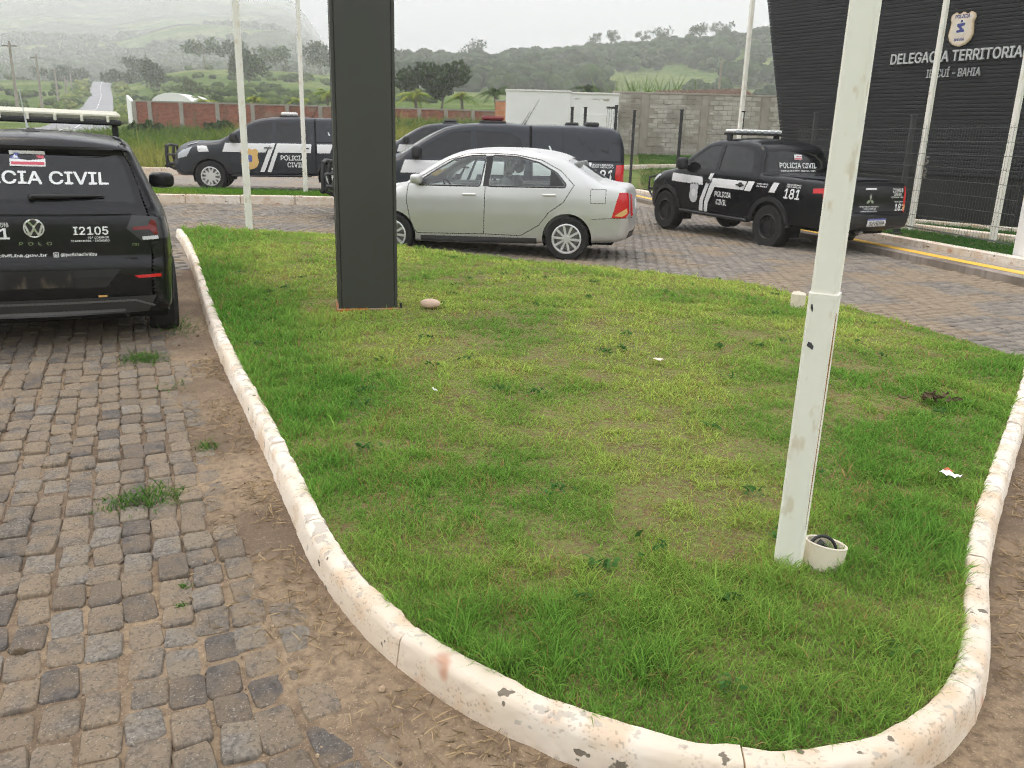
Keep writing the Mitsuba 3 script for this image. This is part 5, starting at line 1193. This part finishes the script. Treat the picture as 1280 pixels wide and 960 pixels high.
for sd in (1, -1):
    L_ = Polygon([(sd * .56, .875), (sd * .60, .965), (sd * .745, .955), (sd * .775, .81), (sd * .65, .79)])
    c.put('taillight', c.rear(L_, .006), 'smoke_lens', smooth=True)
    q = c.side(Polygon([(-1.84, .95), (-1.70, .93), (-1.68, .86), (-1.82, .80), (-1.93, .80), (-1.91, .95)]).intersection(c.poly.buffer(-.004)), sd, .006)
    c.put('taillight__side_lens', q, 'smoke_lens', smooth=True)
    c.put('taillight__red_bar', c.rear(Polygon([(sd * .60, .885), (sd * .70, .895), (sd * .72, .935), (sd * .75, .93), (sd * .765, .83), (sd * .735, .83), (sd * .71, .865), (sd * .60, .865)]), .009), 'dark_red_lens')
    c.put('taillight__reversing_lamp', c.rear(Polygon([(sd * .655, .820), (sd * .76, .825), (sd * .765, .800), (sd * .66, .795)]), .009), 'badge_grey')
    c.put('reflector', c.rear(Polygon([(sd * .585, .552), (sd * .76, .560), (sd * .765, .535), (sd * .61, .532)]), .007), 'red_lens')
    c.put('bumper_crease', c.rear(LineString([(sd * .12, .40), (sd * .58, .40), (sd * .68, .355)]).buffer(.010), .008), 'badge_grey') if False else None
    for pl in ([(1.0, 1.02), (1.02, .8), (.92, .35)], [(-.06, 1.02), (-.05, .35)], [(-.05, .35), (-.75, .35), (-1.0, .7), (-1.22, .9), (-1.22, 1.1)], [(-1.66, .66), (-1.93, .655)]):
        c.put('door_gap_shade', c.ribbon(pl, sd, .008), 'gap_shade_and_black')  # groove shade laid on the doors as dark strips
    c.put('side_stripe', c.side(Polygon([(-.1, .78), (-.1, .93), (.85, .93), (.80, .78)]), sd, .002), 'decal_white'); c.put('side_stripe', c.side(Polygon([(-.16, .80), (-1.35, .80), (-1.30, .93), (-.16, .93)]), sd, .002), 'decal_white')
    c.put('wheel_arch_trim', c.side(Point(-1.283, .30).buffer(.40).difference(Point(-1.283, .30).buffer(.348)).intersection(box2 := shapely.box(-3, .24, 3, 1)), sd, .006), 'trim_grey')
c.put('rear_spoiler_lip', c.rear(Polygon([(.52, 1.392), (-.52, 1.392), (-.52, 1.410), (.52, 1.410)]), .008), 'black_plastic')
c.put('plate_recess', c.rear(Polygon([(.5, .60), (-.5, .60), (-.40, .475), (.40, .475)]), .003), 'black_plastic')
scene['mud_plate'] = {'type': 'diffuse', 'reflectance': proc(lambda p, n, uv: mix(mi.Color3f(.035, .034, .033), mi.Color3f(.12, .10, .075), smoothstep(.5, .7, fbm(p.x * 14, p.y * 14, p.z * 5, 4))))}
c.put('licence_plate', c.rear(fan_sector(-.20, .20, .485, .60), .012), 'mud_plate')
c.put('lower_bumper', c.rear(Polygon([(.72, .40), (-.72, .40), (-.66, .275), (.66, .275)]), .004), 'trim_grey')
pmat('diffuser', (.13, .13, .132), .5)
c.put('diffuser_trim', c.rear(LineString([(.70, .325), (.58, .372), (-.58, .372), (-.70, .325)]).buffer(.008), .012), 'diffuser')
c.put('diffuser_trim', c.rear(LineString([(.55, .298), (-.50, .298)]).buffer(.011), .012), 'diffuser')
c.put('sticker', c.rear(fan_sector(-.40, -.345, .405, .42), .008), 'amber_lens')
# writing
c.rear_text('lettering', 'POLICIA CIVIL', .078, .475, 1.165, width=.95)
c.put('flag', c.rear(fan_sector(-.098, .112, 1.275, 1.375), .003), 'decal_white')
for z in (1.286, 1.328): c.put('flag__stripe', c.rear(fan_sector(-.092, .104 if z < 1.3 else .045, z, z + .018), .0048), 'flag_red')
c.put('flag__canton', c.rear(fan_sector(.048, .106, 1.322, 1.37), .0048), 'flag_blue')
c.put('flag__triangle', c.rear(Polygon([(.060, 1.328), (.094, 1.328), (.077, 1.360)]), .0062), 'decal_white')
c.rear_text('lettering', '181', .068, .345, .815, width=.20)
c.rear_text('lettering', 'DISQUE DENUNCIA', .012, .345, .908, width=.20); c.rear_text('lettering', 'SIGILO ABSOLUTO', .012, .345, .892, width=.20)
c.rear_text('lettering', 'I2105', .052, -.23, .838, width=.215)
c.rear_text('lettering', '21ª COORPIN', .012, -.315, .812, width=.13); c.rear_text('lettering', 'ITAPETINGA - ITORORO', .012, -.212, .790, width=.235)
c.rear_text('lettering', 'policiacivil.ba.gov.br', .020, .36, .695, width=.42); c.rear_text('lettering', '@policiacivilba', .020, -.14, .695, width=.22)
ic = Polygon([(-.126, .692), (-.126, .718), (-.100, .718), (-.100, .692)]).buffer(.003)
c.put('icon', c.rear(ic.difference(ic.buffer(-.0045)).union(Point(-.113, .705).buffer(.008).difference(Point(-.113, .705).buffer(.004))), .003, .02), 'decal_white')
c.rear_text('badge_lettering', 'P  O  L  O', .020, .0, .772, width=.19, bold=False, mat='chrome', center=True, off=.005)
c.rear_text('badge_lettering', 'TSI', .016, -.585, .755, bold=False, mat='chrome', sx=1.3, off=.005)
lr = Point(0, .885).buffer(.062); stroke = lambda *p: LineString(p).buffer(.0062, cap_style='flat', join_style='mitre')
vw = lr.difference(lr.buffer(-.009)).union(stroke((.034, .934), (0, .893), (-.034, .934)).union(stroke((.052, .91), (.026, .838), (0, .884), (-.026, .838), (-.052, .91))).intersection(lr))
m = c.rear(vw, .012, .02); c.put('badge', m, 'chrome'); c.put('badge__disc', c.rear(lr.buffer(.003), .007, .02), 'black_plastic')
# wiper, antenna, light bar
def on_rear(y, z, o): return (float(c.end_x([y], [z])[0]) - o, y, z)
c.put('wiper', cat_mesh([tube([on_rear(.0 - t * .44, 1.085 + .006 * t, .022) for t in np.linspace(0, 1, 7)], [.016, .018, .017, .015, .012, .009, .006], 8), tube([on_rear(0, 1.07, -.01), on_rear(0, 1.085, .03)], .022, 10)]), 'black_plastic', smooth=True)
c.put('antenna_base', tube([(-1.30, 0, 1.47), (-1.30, 0, 1.50), (-1.30, 0, 1.52)], [.06, .055, .02], 14), 'black_plastic', smooth=40)
c.put('antenna', tube([(-1.30, .02, 1.51), (-1.30, .03, 1.60), (-1.30, .045, 1.78)], [.009, .004, .0025], 6), 'badge_grey')
c.put('light_bar', cat_mesh([box(-.16, .16, -.60, .60, 1.60, 1.672, .03)]), 'bar_cream', smooth=30)
c.put('light_bar__base', box(-.17, .17, -.605, .605, 1.555, 1.602, .012), 'black_plastic')
for y in np.arange(-.5, .51, .2): c.put('light_bar__clip', box(-.178, -.158, y - .012, y + .012, 1.58, 1.63, .004), 'bar_cream')
for sd in (1, -1): c.put('light_bar__foot', cat_mesh([box(-.06, .06, sd * .55 - .025, sd * .55 + .025, 1.44, 1.56, .01)]), 'black_plastic')
c.mirror(.70, 1.03, 'black_paint', (.085, .115, .075), .12)
c.wheels(.305, .195, .19, 'six', (-1.283, 1.283), .875)

# ---- dark pickup with the raised tail, black
def pickup_common(c, band, sd_list=(1, -1)):
    pass
PT = (4.42, 16.15, math.radians(115.5), -.175, .012, -.005)
c = Car(thing('police_pickup', 'black police pickup with white side bands parked before the station fence', 'pickup truck'), PT,
        [(-2.55, .46), (-2.86, .47), (-2.93, .54), (-2.935, .66), (-2.92, .70), (-2.80, .715), (-2.79, .80), (-2.775, 1.10), (-2.73, 1.185), (-2.6, 1.20), (-1.22, 1.225), (-1.13, 1.24), (-1.02, 1.62), (-.90, 1.715), (-.55, 1.77), (-.1, 1.79), (.35, 1.765), (.62, 1.69), (1.28, 1.235), (1.42, 1.20), (1.95, 1.11), (2.2, 1.0), (2.30, .85), (2.34, .62), (2.30, .46), (2.12, .38), (1.9, .40), (0, .42), (-1, .42)],
        [(-2.95, .80), (-2.75, .855), (-2.2, .875), (-1, .88), (1, .88), (1.6, .86), (2.05, .80), (2.34, .68)],
        [(0, .05), (.45, .012), (.7, 0), (1.0, .005), (1.15, .03), (1.25, .065), (1.45, .13), (1.7, .215), (1.82, .26)],
        [(-2.93, .6, .10, .05), (-2.78, .9, .05, .02), (-2.7, 1.18, .05, .01), (-1.9, 1.21, .05, .015), (-1.1, 1.4, .06, .03), (-.9, 1.71, .08, .03), (0, 1.79, .10, .03), (.6, 1.69, .08, .03), (1.0, 1.42, .06, .06), (1.6, 1.17, .12, .05), (2.25, .95, .18, .10), (2.33, .6, .20, .12), (2.1, .38, .08, .05), (0, .42, .05, 0), (-2.6, .46, .06, .02)],
        'black_paint', [(-1.5, .38, .43), (1.5, .38, .43)],
        windows=[[(1.06, 1.24), (.70, 1.50), (.45, 1.645), (.12, 1.68), (.10, 1.24)], [(.00, 1.24), (.02, 1.68), (-.45, 1.67), (-.78, 1.60), (-.90, 1.28), (-.88, 1.24)]],
        glass=[((.58, 1.70), (1.22, 1.27)), ((-1.125, 1.28), (-1.03, 1.60))])
c.body()
def common_side(c, sd):
    pass
for sd in (1, -1):
    for ax in (1.5, -1.5):
        fl = Point(ax, .38).buffer(.50).difference(Point(ax, .38).buffer(.425)).intersection(shapely.box(-3, .42, 3, 2))
        c.put('fender_flare', c.side(fl, sd, .035), 'black_plastic', smooth=True)
        a = np.linspace(.08, math.pi - .08, 24); x_, z_q = ax + .50 * np.cos(a), .38 + .50 * np.sin(a); y_ = c.yside(x_, z_q)
        A = np.stack([np.c_[x_, sd * y_, z_q], np.c_[x_, sd * (y_ + .035), z_q]], 1); c.put('fender_flare__lip', grid_mesh(A[..., 0], A[..., 1], A[..., 2]), 'black_plastic')
    for pl in ([(1.06, 1.22), (1.04, .52)], [(.05, 1.22), (.07, .50)], [(1.04, .50), (-.86, .50)], [(-.92, 1.24), (-.92, .80), (-1.02, .62)], [(-1.10, 1.22), (-1.08, .50)]):
        c.put('door_gap_shade', c.ribbon(pl, sd, .009), 'gap_shade_and_black')  # painted shade of the door grooves, flat on the body
    c.put('running_board', box(-.98, .98, min(sd * .78, sd * .93), max(sd * .78, sd * .93), .40, .455, .015), 'black_plastic')
    D = lambda pts, mat='decal_white', o=.003, nm='side_band': c.put(nm, c.side(Polygon(pts), sd, o), mat)
    D([(1.36, .96), (1.36, 1.115), (.40, 1.09), (.34, .945)])
    D([(.21, 1.17), (.10, 1.17), (.36, .48), (.47, .48)][::1] if False else [(.18, 1.17), (.08, 1.17), (.30, .66), (.30, .47), (.41, .47), (.41, .66)])
    D([(.02, 1.09), (-.86, 1.09), (-.80, .935), (.00, .935), (.16, .62), (.16, .47), (.26, .47), (.26, .66), (.09, 1.09)])
    D([(-.90, 1.10), (-1.06, 1.10), (-.98, .93), (-.82, .93)]); D([(-1.52, 1.115), (-1.66, 1.115), (-1.58, .95), (-1.44, .95)])
    s_ = shield(.26, .36); D([(x + .60, z + .60) for x, z in s_.buffer(.014).exterior.coords], 'black_plastic', .005, 'door_emblem__border'); D([(x + .60, z + .60) for x, z in s_.exterior.coords], 'badge_grey', .007, 'door_emblem')
    D([(x + .60, z + .79) for x, z in Point(0, 0).buffer(.07).exterior.coords], 'decal_white', .009, 'door_emblem__disc')
    c.side_text('lettering', 'POLICIA', .092, -.02 if sd > 0 else -.50, .77, sd, width=.46, slant=.08); c.side_text('lettering', 'CIVIL', .092, -.08 if sd > 0 else -.40, .63, sd, width=.30, slant=.08)
    c.side_text('lettering', '181', .155, -1.80 if sd > 0 else -2.2, .885, sd, width=.36, slant=.12); c.side_text('lettering', 'DISQUE DENUNCIA', .022, -1.84 if sd > 0 else -2.2, 1.095, sd, width=.32); c.side_text('lettering', 'SIGILO ABSOLUTO', .022, -1.84 if sd > 0 else -2.2, 1.062, sd, width=.32)
    c.side_text('lettering', 'GOVERNO DO ESTADO', .022, -1.12 if sd > 0 else -1.42, 1.06, sd, width=.28); c.side_text('lettering', 'DA BAHIA', .022, -1.12 if sd > 0 else -1.42, 1.02, sd, width=.26)
    c.put('taillight', c.side(Polygon([(-2.62, 1.10), (-2.72, 1.15), (-2.785, 1.05), (-2.79, .72), (-2.70, .74), (-2.66, .95)]).intersection(c.poly.buffer(-.004)), sd, .006), 'red_lens', smooth=True)
    c.put('taillight__marker', c.side(Polygon([(-2.42, 1.08), (-2.62, 1.10), (-2.64, 1.02), (-2.44, 1.01)]), sd, .006), 'red_lens')
    c.put('taillight__rear_face', c.rear(Polygon([(sd * .76, .73), (sd * .83, .73), (sd * .83, 1.14), (sd * .77, 1.13)]), .006), 'red_lens')
    c.put('taillight__indicator', c.rear(Polygon([(sd * .77, .76), (sd * .825, .76), (sd * .825, .85), (sd * .77, .85)]), .009), 'amber_lens')
    c.put('headlight', c.side(Polygon([(1.78, 1.06), (2.05, 1.06), (2.26, .92), (2.24, .84), (2.0, .93)]).intersection(c.poly.buffer(-.01)), sd, .006), 'head_lens', smooth=True)
c.handles([(.20, 1.02), (-.70, 1.02)], 'black_plastic', .20)
for sd in (1, -1):
    for x in (.20, -.70):
        y = float(c.yside(x, 1.02)); m = trimesh.creation.icosphere(2, 1); m.vertices *= (.055, .012, .045); m.apply_translation((x, sd * (y + .002), 1.02)); c.put('handle_cup', m, 'gap_shade_and_black', smooth=True)
c.mirror(.92, 1.28, 'black_plastic', (.085, .105, .115), .14)
c.wheels(.378, .24, .215, 'steel', (-1.5, 1.5), .885)
c.put('tailgate_gap_shade', c.rear(LineString([(.74, .735), (.74, 1.16), (-.74, 1.16), (-.74, .735), (.74, .735)]).buffer(.006), .0012), 'gap_shade_and_black')  # shade around the tailgate painted as a dark line
c.put('tailgate_handle', c.rear(fan_sector(-.12, .12, 1.085, 1.115), .018), 'chrome')
c.put('rear_bumper', c.rear(Polygon([(.80, .50), (-.80, .50), (-.78, .69), (.78, .69)]), .006), 'black_plastic')
c.put('licence_plate', c.rear(fan_sector(-.20, .20, .535, .655), .022), 'decal_white'); c.put('licence_plate__band', c.rear(fan_sector(-.20, .20, .628, .655), .024), 'flag_blue')
c.rear_text('plate_lettering', 'SJV3D09', .065, .0, .548, width=.32, mat='gap_shade_and_black', off=.025, center=True)
tri = lambda ang: Polygon([(0, 0), (.055 * math.cos(ang - .52), .055 * math.sin(ang - .52)), (.095 * math.cos(ang), .095 * math.sin(ang)), (.055 * math.cos(ang + .52), .055 * math.sin(ang + .52))])
for ang in (math.pi / 2, math.pi / 2 + 2.094, math.pi / 2 - 2.094): c.put('badge', c.rear(shapely.affinity.translate(tri(ang), 0, .925), .012, .02), 'chrome')
c.rear_text('lettering', 'I2103', .055, -.50, 1.045, width=.24, slant=.1); c.rear_text('lettering', 'DEPIN', .040, -.53, .985, width=.17, slant=.1); c.rear_text('lettering', 'ITAPETINGA - IBICUI', .018, -.47, .955, width=.32)
c.rear_text('lettering', '181', .105, -.57, .755, width=.22, slant=.12); c.rear_text('lettering', 'DISQUE DENUNCIA', .016, -.56, .885, width=.20)
c.rear_text('lettering', 'SECRETARIA DA SEGURANCA', .020, .22, .815, width=.42); c.rear_text('lettering', 'PUBLICA DO ESTADO', .020, .13, .78, width=.27); c.rear_text('lettering', 'policiacivil.ba.gov.br', .018, .20, .745, width=.36)
c.put('bed_cover', box(-2.62, -1.25, -.66, .66, 1.218, 1.232, .004), 'canopy_paint')
# rear cab glass writing
def cab_text(txt, h, y0, z0, width):
    m = meshkit.text_mesh(txt, h, .0012, True); b = m.bounds; m.apply_translation((-b[0][0], 0, 0)); v = m.vertices * [width / (b[1][0] - b[0][0]), 1, 1]
    z = z0 + v[:, 1]; x = np.interp(z, [1.24, 1.62], [-1.127, -1.02]) - .042 - v[:, 2]; m2 = trimesh.Trimesh(np.c_[x, y0 - v[:, 0], z], m.faces, process=False); m2.fix_normals(); c.put('lettering', m2, 'decal_white')
cab_text('POLICIA CIVIL', .085, .42, 1.335, .84); cab_text('DISQUE DENUNCIA 181', .025, .40, 1.275, .8)
for (y0, y1, z0, z1, mt, o) in ((.08, -.10, 1.47, 1.56, 'decal_white', .0), (.075, -.095, 1.475, 1.50, 'flag_red', .002), (.02, -.095, 1.52, 1.535, 'flag_red', .002)):
    zz = np.array([z0, z0, z1, z1]); xx = np.interp(zz, [1.24, 1.62], [-1.127, -1.02]) - .043 - o; c.put('flag', trimesh.Trimesh(np.c_[xx, [y0, y1, y1, y0], zz], [(0, 1, 2), (0, 2, 3), (0, 2, 1), (0, 3, 2)], process=False), mt)
c.put('light_bar', box(-.02, .24, -.58, .58, 1.90, 1.96, .025), 'white_paint', smooth=30); c.put('light_bar__base', box(-.03, .25, -.585, .585, 1.86, 1.902, .01), 'black_plastic')
for i_ in range(7): c.put('light_bar__lens', box(-.034, -.018, -.53 + i_ * .16, -.43 + i_ * .16, 1.895, 1.945, .006), 'head_lens')
for sd in (1, -1): c.put('light_bar__foot', box(.05, .17, sd * .55 - .03, sd * .55 + .03, 1.70, 1.87, .01), 'black_plastic')
a = np.linspace(0, 2 * np.pi, 25)
t = c.key; bb = np.linspace(.0, 1, 14)
c.put('bull_bar', cat_mesh([tube([(2.30, sd * .62, .55), (2.50, sd * .62, .70), (2.52, sd * .60, .95), (2.42, sd * .40, 1.02), (2.42, 0, 1.02)], .022, 8) for sd in (1, -1)] + [tube([(2.50, -.62, .72), (2.54, 0, .74), (2.50, .62, .72)], .025, 8)]), 'black_plastic', smooth=True)
c.put('tow_ball', tube([(-2.9, .3, .44), (-2.98, .3, .43), (-3.0, .3, .46)], [.03, .03, .028], 8), 'chrome')

# ---- the slate pickups with canopies
def slate_pickup(label, pose, scheme, number=True, beacon='dark'):
    c = Car(thing('canopy_pickup', label, 'pickup truck', 'dark police pickups with canopies'), pose,
        [(-2.5, .47), (-2.80, .48), (-2.89, .56), (-2.89, .70), (-2.80, .735), (-2.78, .95), (-2.785, 1.18), (-2.80, 1.27), (-2.80, 1.50), (-2.73, 1.74), (-2.60, 1.825), (-2.3, 1.85), (-1.3, 1.845), (-1.05, 1.835), (-.7, 1.855), (-.2, 1.845), (.25, 1.80), (.52, 1.725), (1.26, 1.245), (1.42, 1.215), (1.9, 1.165), (2.22, 1.06), (2.36, .94), (2.40, .78), (2.44, .62), (2.40, .46), (2.15, .40), (0, .42)],
        [(-2.9, .83), (-2.7, .90), (-2.2, .925), (1, .93), (1.7, .905), (2.1, .84), (2.44, .72)],
        [(0, .05), (.45, .012), (.7, 0), (1.05, .004), (1.18, .03), (1.28, .075), (1.5, .15), (1.75, .235), (1.88, .28)],
        [(-2.88, .6, .10, .04), (-2.78, 1.1, .10, .03), (-2.79, 1.4, .14, .04), (-2.65, 1.78, .14, .03), (-1.8, 1.85, .12, .02), (-.6, 1.85, .10, .03), (.4, 1.77, .08, .03), (.9, 1.48, .06, .06), (1.5, 1.2, .14, .05), (2.2, 1.05, .2, .12), (2.42, .65, .2, .12), (2.1, .4, .08, .05), (0, .42, .05, 0), (-2.6, .47, .06, .02)],
        'slate_paint', [(-1.548, .38, .435), (1.548, .38, .435)],
        windows=[[(1.04, 1.25), (.62, 1.53), (.30, 1.69), (-.02, 1.72), (-.02, 1.25)], [(-.12, 1.25), (-.12, 1.72), (-.70, 1.71), (-.90, 1.60), (-.98, 1.30), (-.96, 1.25)]],
        glass=[((.48, 1.735), (1.20, 1.28))])
    c.body()
    for sd in (1, -1):
        for pl in ([(1.08, 1.23), (1.02, .50)], [(-.07, 1.24), (-.06, .50)], [(1.02, .48), (-.95, .48)], [(-1.0, 1.26), (-1.0, .84), (-1.1, .66)]): c.put('door_gap_shade', c.ribbon(pl, sd, .010), 'gap_shade_and_black')  # door groove shade painted as dark ribbons
        c.put('cab_gap_shade', c.ribbon([(-1.085, 1.83), (-1.085, .50)], sd, .045, .003), 'gap_shade_and_black'); c.put('canopy_seam_shade', c.ribbon([(-1.66, 1.82), (-1.66, 1.27)], sd, .012), 'gap_shade_and_black'); c.put('canopy_seam_shade', c.ribbon([(-1.1, 1.255), (-2.78, 1.255)], sd, .02, .003), 'gap_shade_and_black')  # cab and canopy joints: shade painted as dark strips over a closed body
        D = lambda pts, mat='decal_white', o=.003, nm='side_band': c.put(nm, c.side(Polygon(pts).intersection(c.poly.buffer(-.006)), sd, o), mat)
        for ax in (1.548, -1.548):
            fl = Point(ax, .38).buffer(.50).difference(Point(ax, .38).buffer(.432)).intersection(shapely.box(-3, .42, 3, 2)); c.put('fender_flare', c.side(fl, sd, .014), 'black_plastic', smooth=True)
        D([(1.14, 1.205), (.02, 1.205), (.17, .985), (1.22, .985)])
        D([(.02, 1.215), (-.09, 1.215), (.22, .50), (.33, .50)][::-1]); D([(-.13, 1.215), (-.98, 1.205), (-.96, .985), (-.14, .985), (.05, .50), (.15, .50)][::-1])
        D([(-1.12, 1.205), (-1.52, 1.205), (-1.44, .985), (-1.12, .985)])
        D([(1.84, 1.12), (1.60, 1.13), (1.54, .99), (1.80, .97)], 'decal_white', .004, 'wing_label')
        s_ = shield(.44, .52); D([(x + .56, z + .56) for x, z in s_.exterior.coords], 'badge_gold', .006, 'door_emblem'); D([(x + .56, z + .84) for x, z in Polygon([(-.05, -.09), (.05, -.09), (.06, .05), (0, .09), (-.06, .05)]).exterior.coords], 'flag_blue', .008, 'door_emblem__figure')
        D([(-1.92, 1.235), (-2.18, 1.235), (-2.10, .98), (-1.84, .98)], 'decal_white', .004)
        c.side_text('lettering', 'POLICIA', .115, -.20 if sd > 0 else -.80, .80, sd, width=.60); c.side_text('lettering', 'CIVIL', .115, -.36 if sd > 0 else -.75, .63, sd, width=.40)
        c.side_text('lettering', '181', .19, -2.17 if sd > 0 else -2.6, .92, sd, width=.40, slant=.1); c.side_text('lettering', 'DISQUE DENUNCIA', .028, -2.15 if sd > 0 else -2.6, 1.185, sd, width=.42); c.side_text('lettering', 'SIGILO ABSOLUTO', .028, -2.15 if sd > 0 else -2.6, 1.145, sd, width=.42)
        for (vx, vz, r_) in ((-1.98, 1.60, .5), (-2.16, 1.47, .25), (-2.42, 1.46, -.25), (-2.62, 1.60, -.5)):
            v = shapely.affinity.translate(shapely.affinity.rotate(LineString([(-.075, .035), (-.05, -.05), (.06, .02)]).buffer(.014, cap_style='flat'), math.degrees(r_)), vx, vz); c.put('canopy_vent', c.side(v, sd, .012), 'black_plastic')
        c.put('canopy_latch', c.side(Polygon([(-1.40, 1.50), (-1.43, 1.42), (-1.46, 1.42), (-1.43, 1.50)]), sd, .012), 'decal_white')
        c.put('taillight', c.side(Polygon([(-2.62, 1.20), (-2.80, 1.21), (-2.80, .80), (-2.66, .79), (-2.60, 1.0)]).intersection(c.poly.buffer(-.004)), sd, .008), 'red_lens', smooth=True)
        c.put('headlight', c.side(Polygon([(1.95, 1.10), (2.2, 1.02), (2.34, .92), (2.34, .80), (2.1, .86), (2.02, 1.0)]).intersection(c.poly.buffer(-.01)), sd, .006), 'head_lens', smooth=True)
        c.put('running_board', box(-.95, 1.0, min(sd * .80, sd * .96), max(sd * .80, sd * .96), .38, .43, .015), 'black_plastic')
        c.put('bull_bar__upright', tube([(2.42, sd * .42, .52), (2.62, sd * .42, .60), (2.66, sd * .42, .85), (2.62, sd * .42, 1.12)], [.035, .04, .04, .035], 8), 'black_plastic', smooth=True)
    V = []
    for x, zt in ((1.36, 1.231), (1.85, 1.180), (2.10, 1.115)): V.append([(x, y, zt + (.05 * (1 - (y / .74) ** 2)) + .004) for y in np.linspace(-.62, .62, 9)])
    V = np.array(V); c.put('bonnet_band', grid_mesh(V[1:, :, 0], V[1:, :, 1], V[1:, :, 2]), 'decal_white', smooth=True)
    c.put('bonnet_label', c.rear(fan_sector(-.5, .5, .70, .86), .004, rear=False), 'black_plastic'); c.put('grille', c.rear(fan_sector(-.55, .55, .60, .95), .006, rear=False), 'black_plastic')
    c.put('bull_bar', cat_mesh([tube([(2.60, -.72, 1.10), (2.66, 0, 1.13), (2.60, .72, 1.10)], .035, 8), tube([(2.60, -.78, .62), (2.68, 0, .64), (2.60, .78, .62)], .05, 8), tube([(2.60, -.76, .86), (2.67, 0, .88), (2.60, .76, .86)], .03, 8), tube([(2.6, .76, .62), (2.60, .76, .86), (2.60, .72, 1.10)], .03, 8), tube([(2.6, -.76, .62), (2.60, -.76, .86), (2.60, -.72, 1.10)], .03, 8)]), 'black_plastic', smooth=True)
    c.handles([(.10, 1.10), (-.82, 1.10)], 'black_plastic', .19); c.mirror(.92, 1.30, 'black_plastic', (.085, .105, .12), .14)
    c.wheels(.38, .24, .235, 'six', (-1.548, 1.548), .925)
    c.put('beacon', box(-.62, -.22, -.30, .30, 1.905, 1.99, .03), {'red': 'dark_red_lens', 'white': 'white_paint', 'dark': 'smoke_lens'}[beacon], smooth=30); c.put('beacon__base', box(-.66, -.18, -.33, .33, 1.845, 1.908, .012), 'black_plastic')
    for y in (-.26, .26): c.put('roof_vent', box(-2.35 if y > 0 else -2.05, -2.12 if y > 0 else -1.82, y - .14, y + .14, 1.85, 1.93, .02), 'black_plastic', smooth=30)
    for y, L_ in ((.35, .42), (-.3, .25)):
        c.put('antenna', tube([(-.98, y, 1.83), (-1.02, y, 1.90), (-1.02 - L_ * .55, y, 1.88 + L_)], [.02, .008, .003], 6), 'black_plastic')
    c.put('rear_glass', c.rear(Polygon([(.60, 1.34), (-.60, 1.34), (-.52, 1.68), (.52, 1.68)]), .004), 'tint_glass')
    return c
slate_pickup('dark slate police pickup with a red beacon right behind the silver sedan', (-.92, 16.1, math.radians(184), -.10, 0, 0), 0, beacon='red')
slate_pickup('dark police pickup with a gold door badge and bull bar beyond the two thin flagpoles', (-6.45, 22.9, math.radians(191), .02, -.008, 0), 0, beacon='white')
slate_pickup('farthest dark police pickup, only its roof and canopy showing behind the other pickups', (-2.6, 27.6, math.radians(184), .05, 0, 0), 0, beacon='dark')
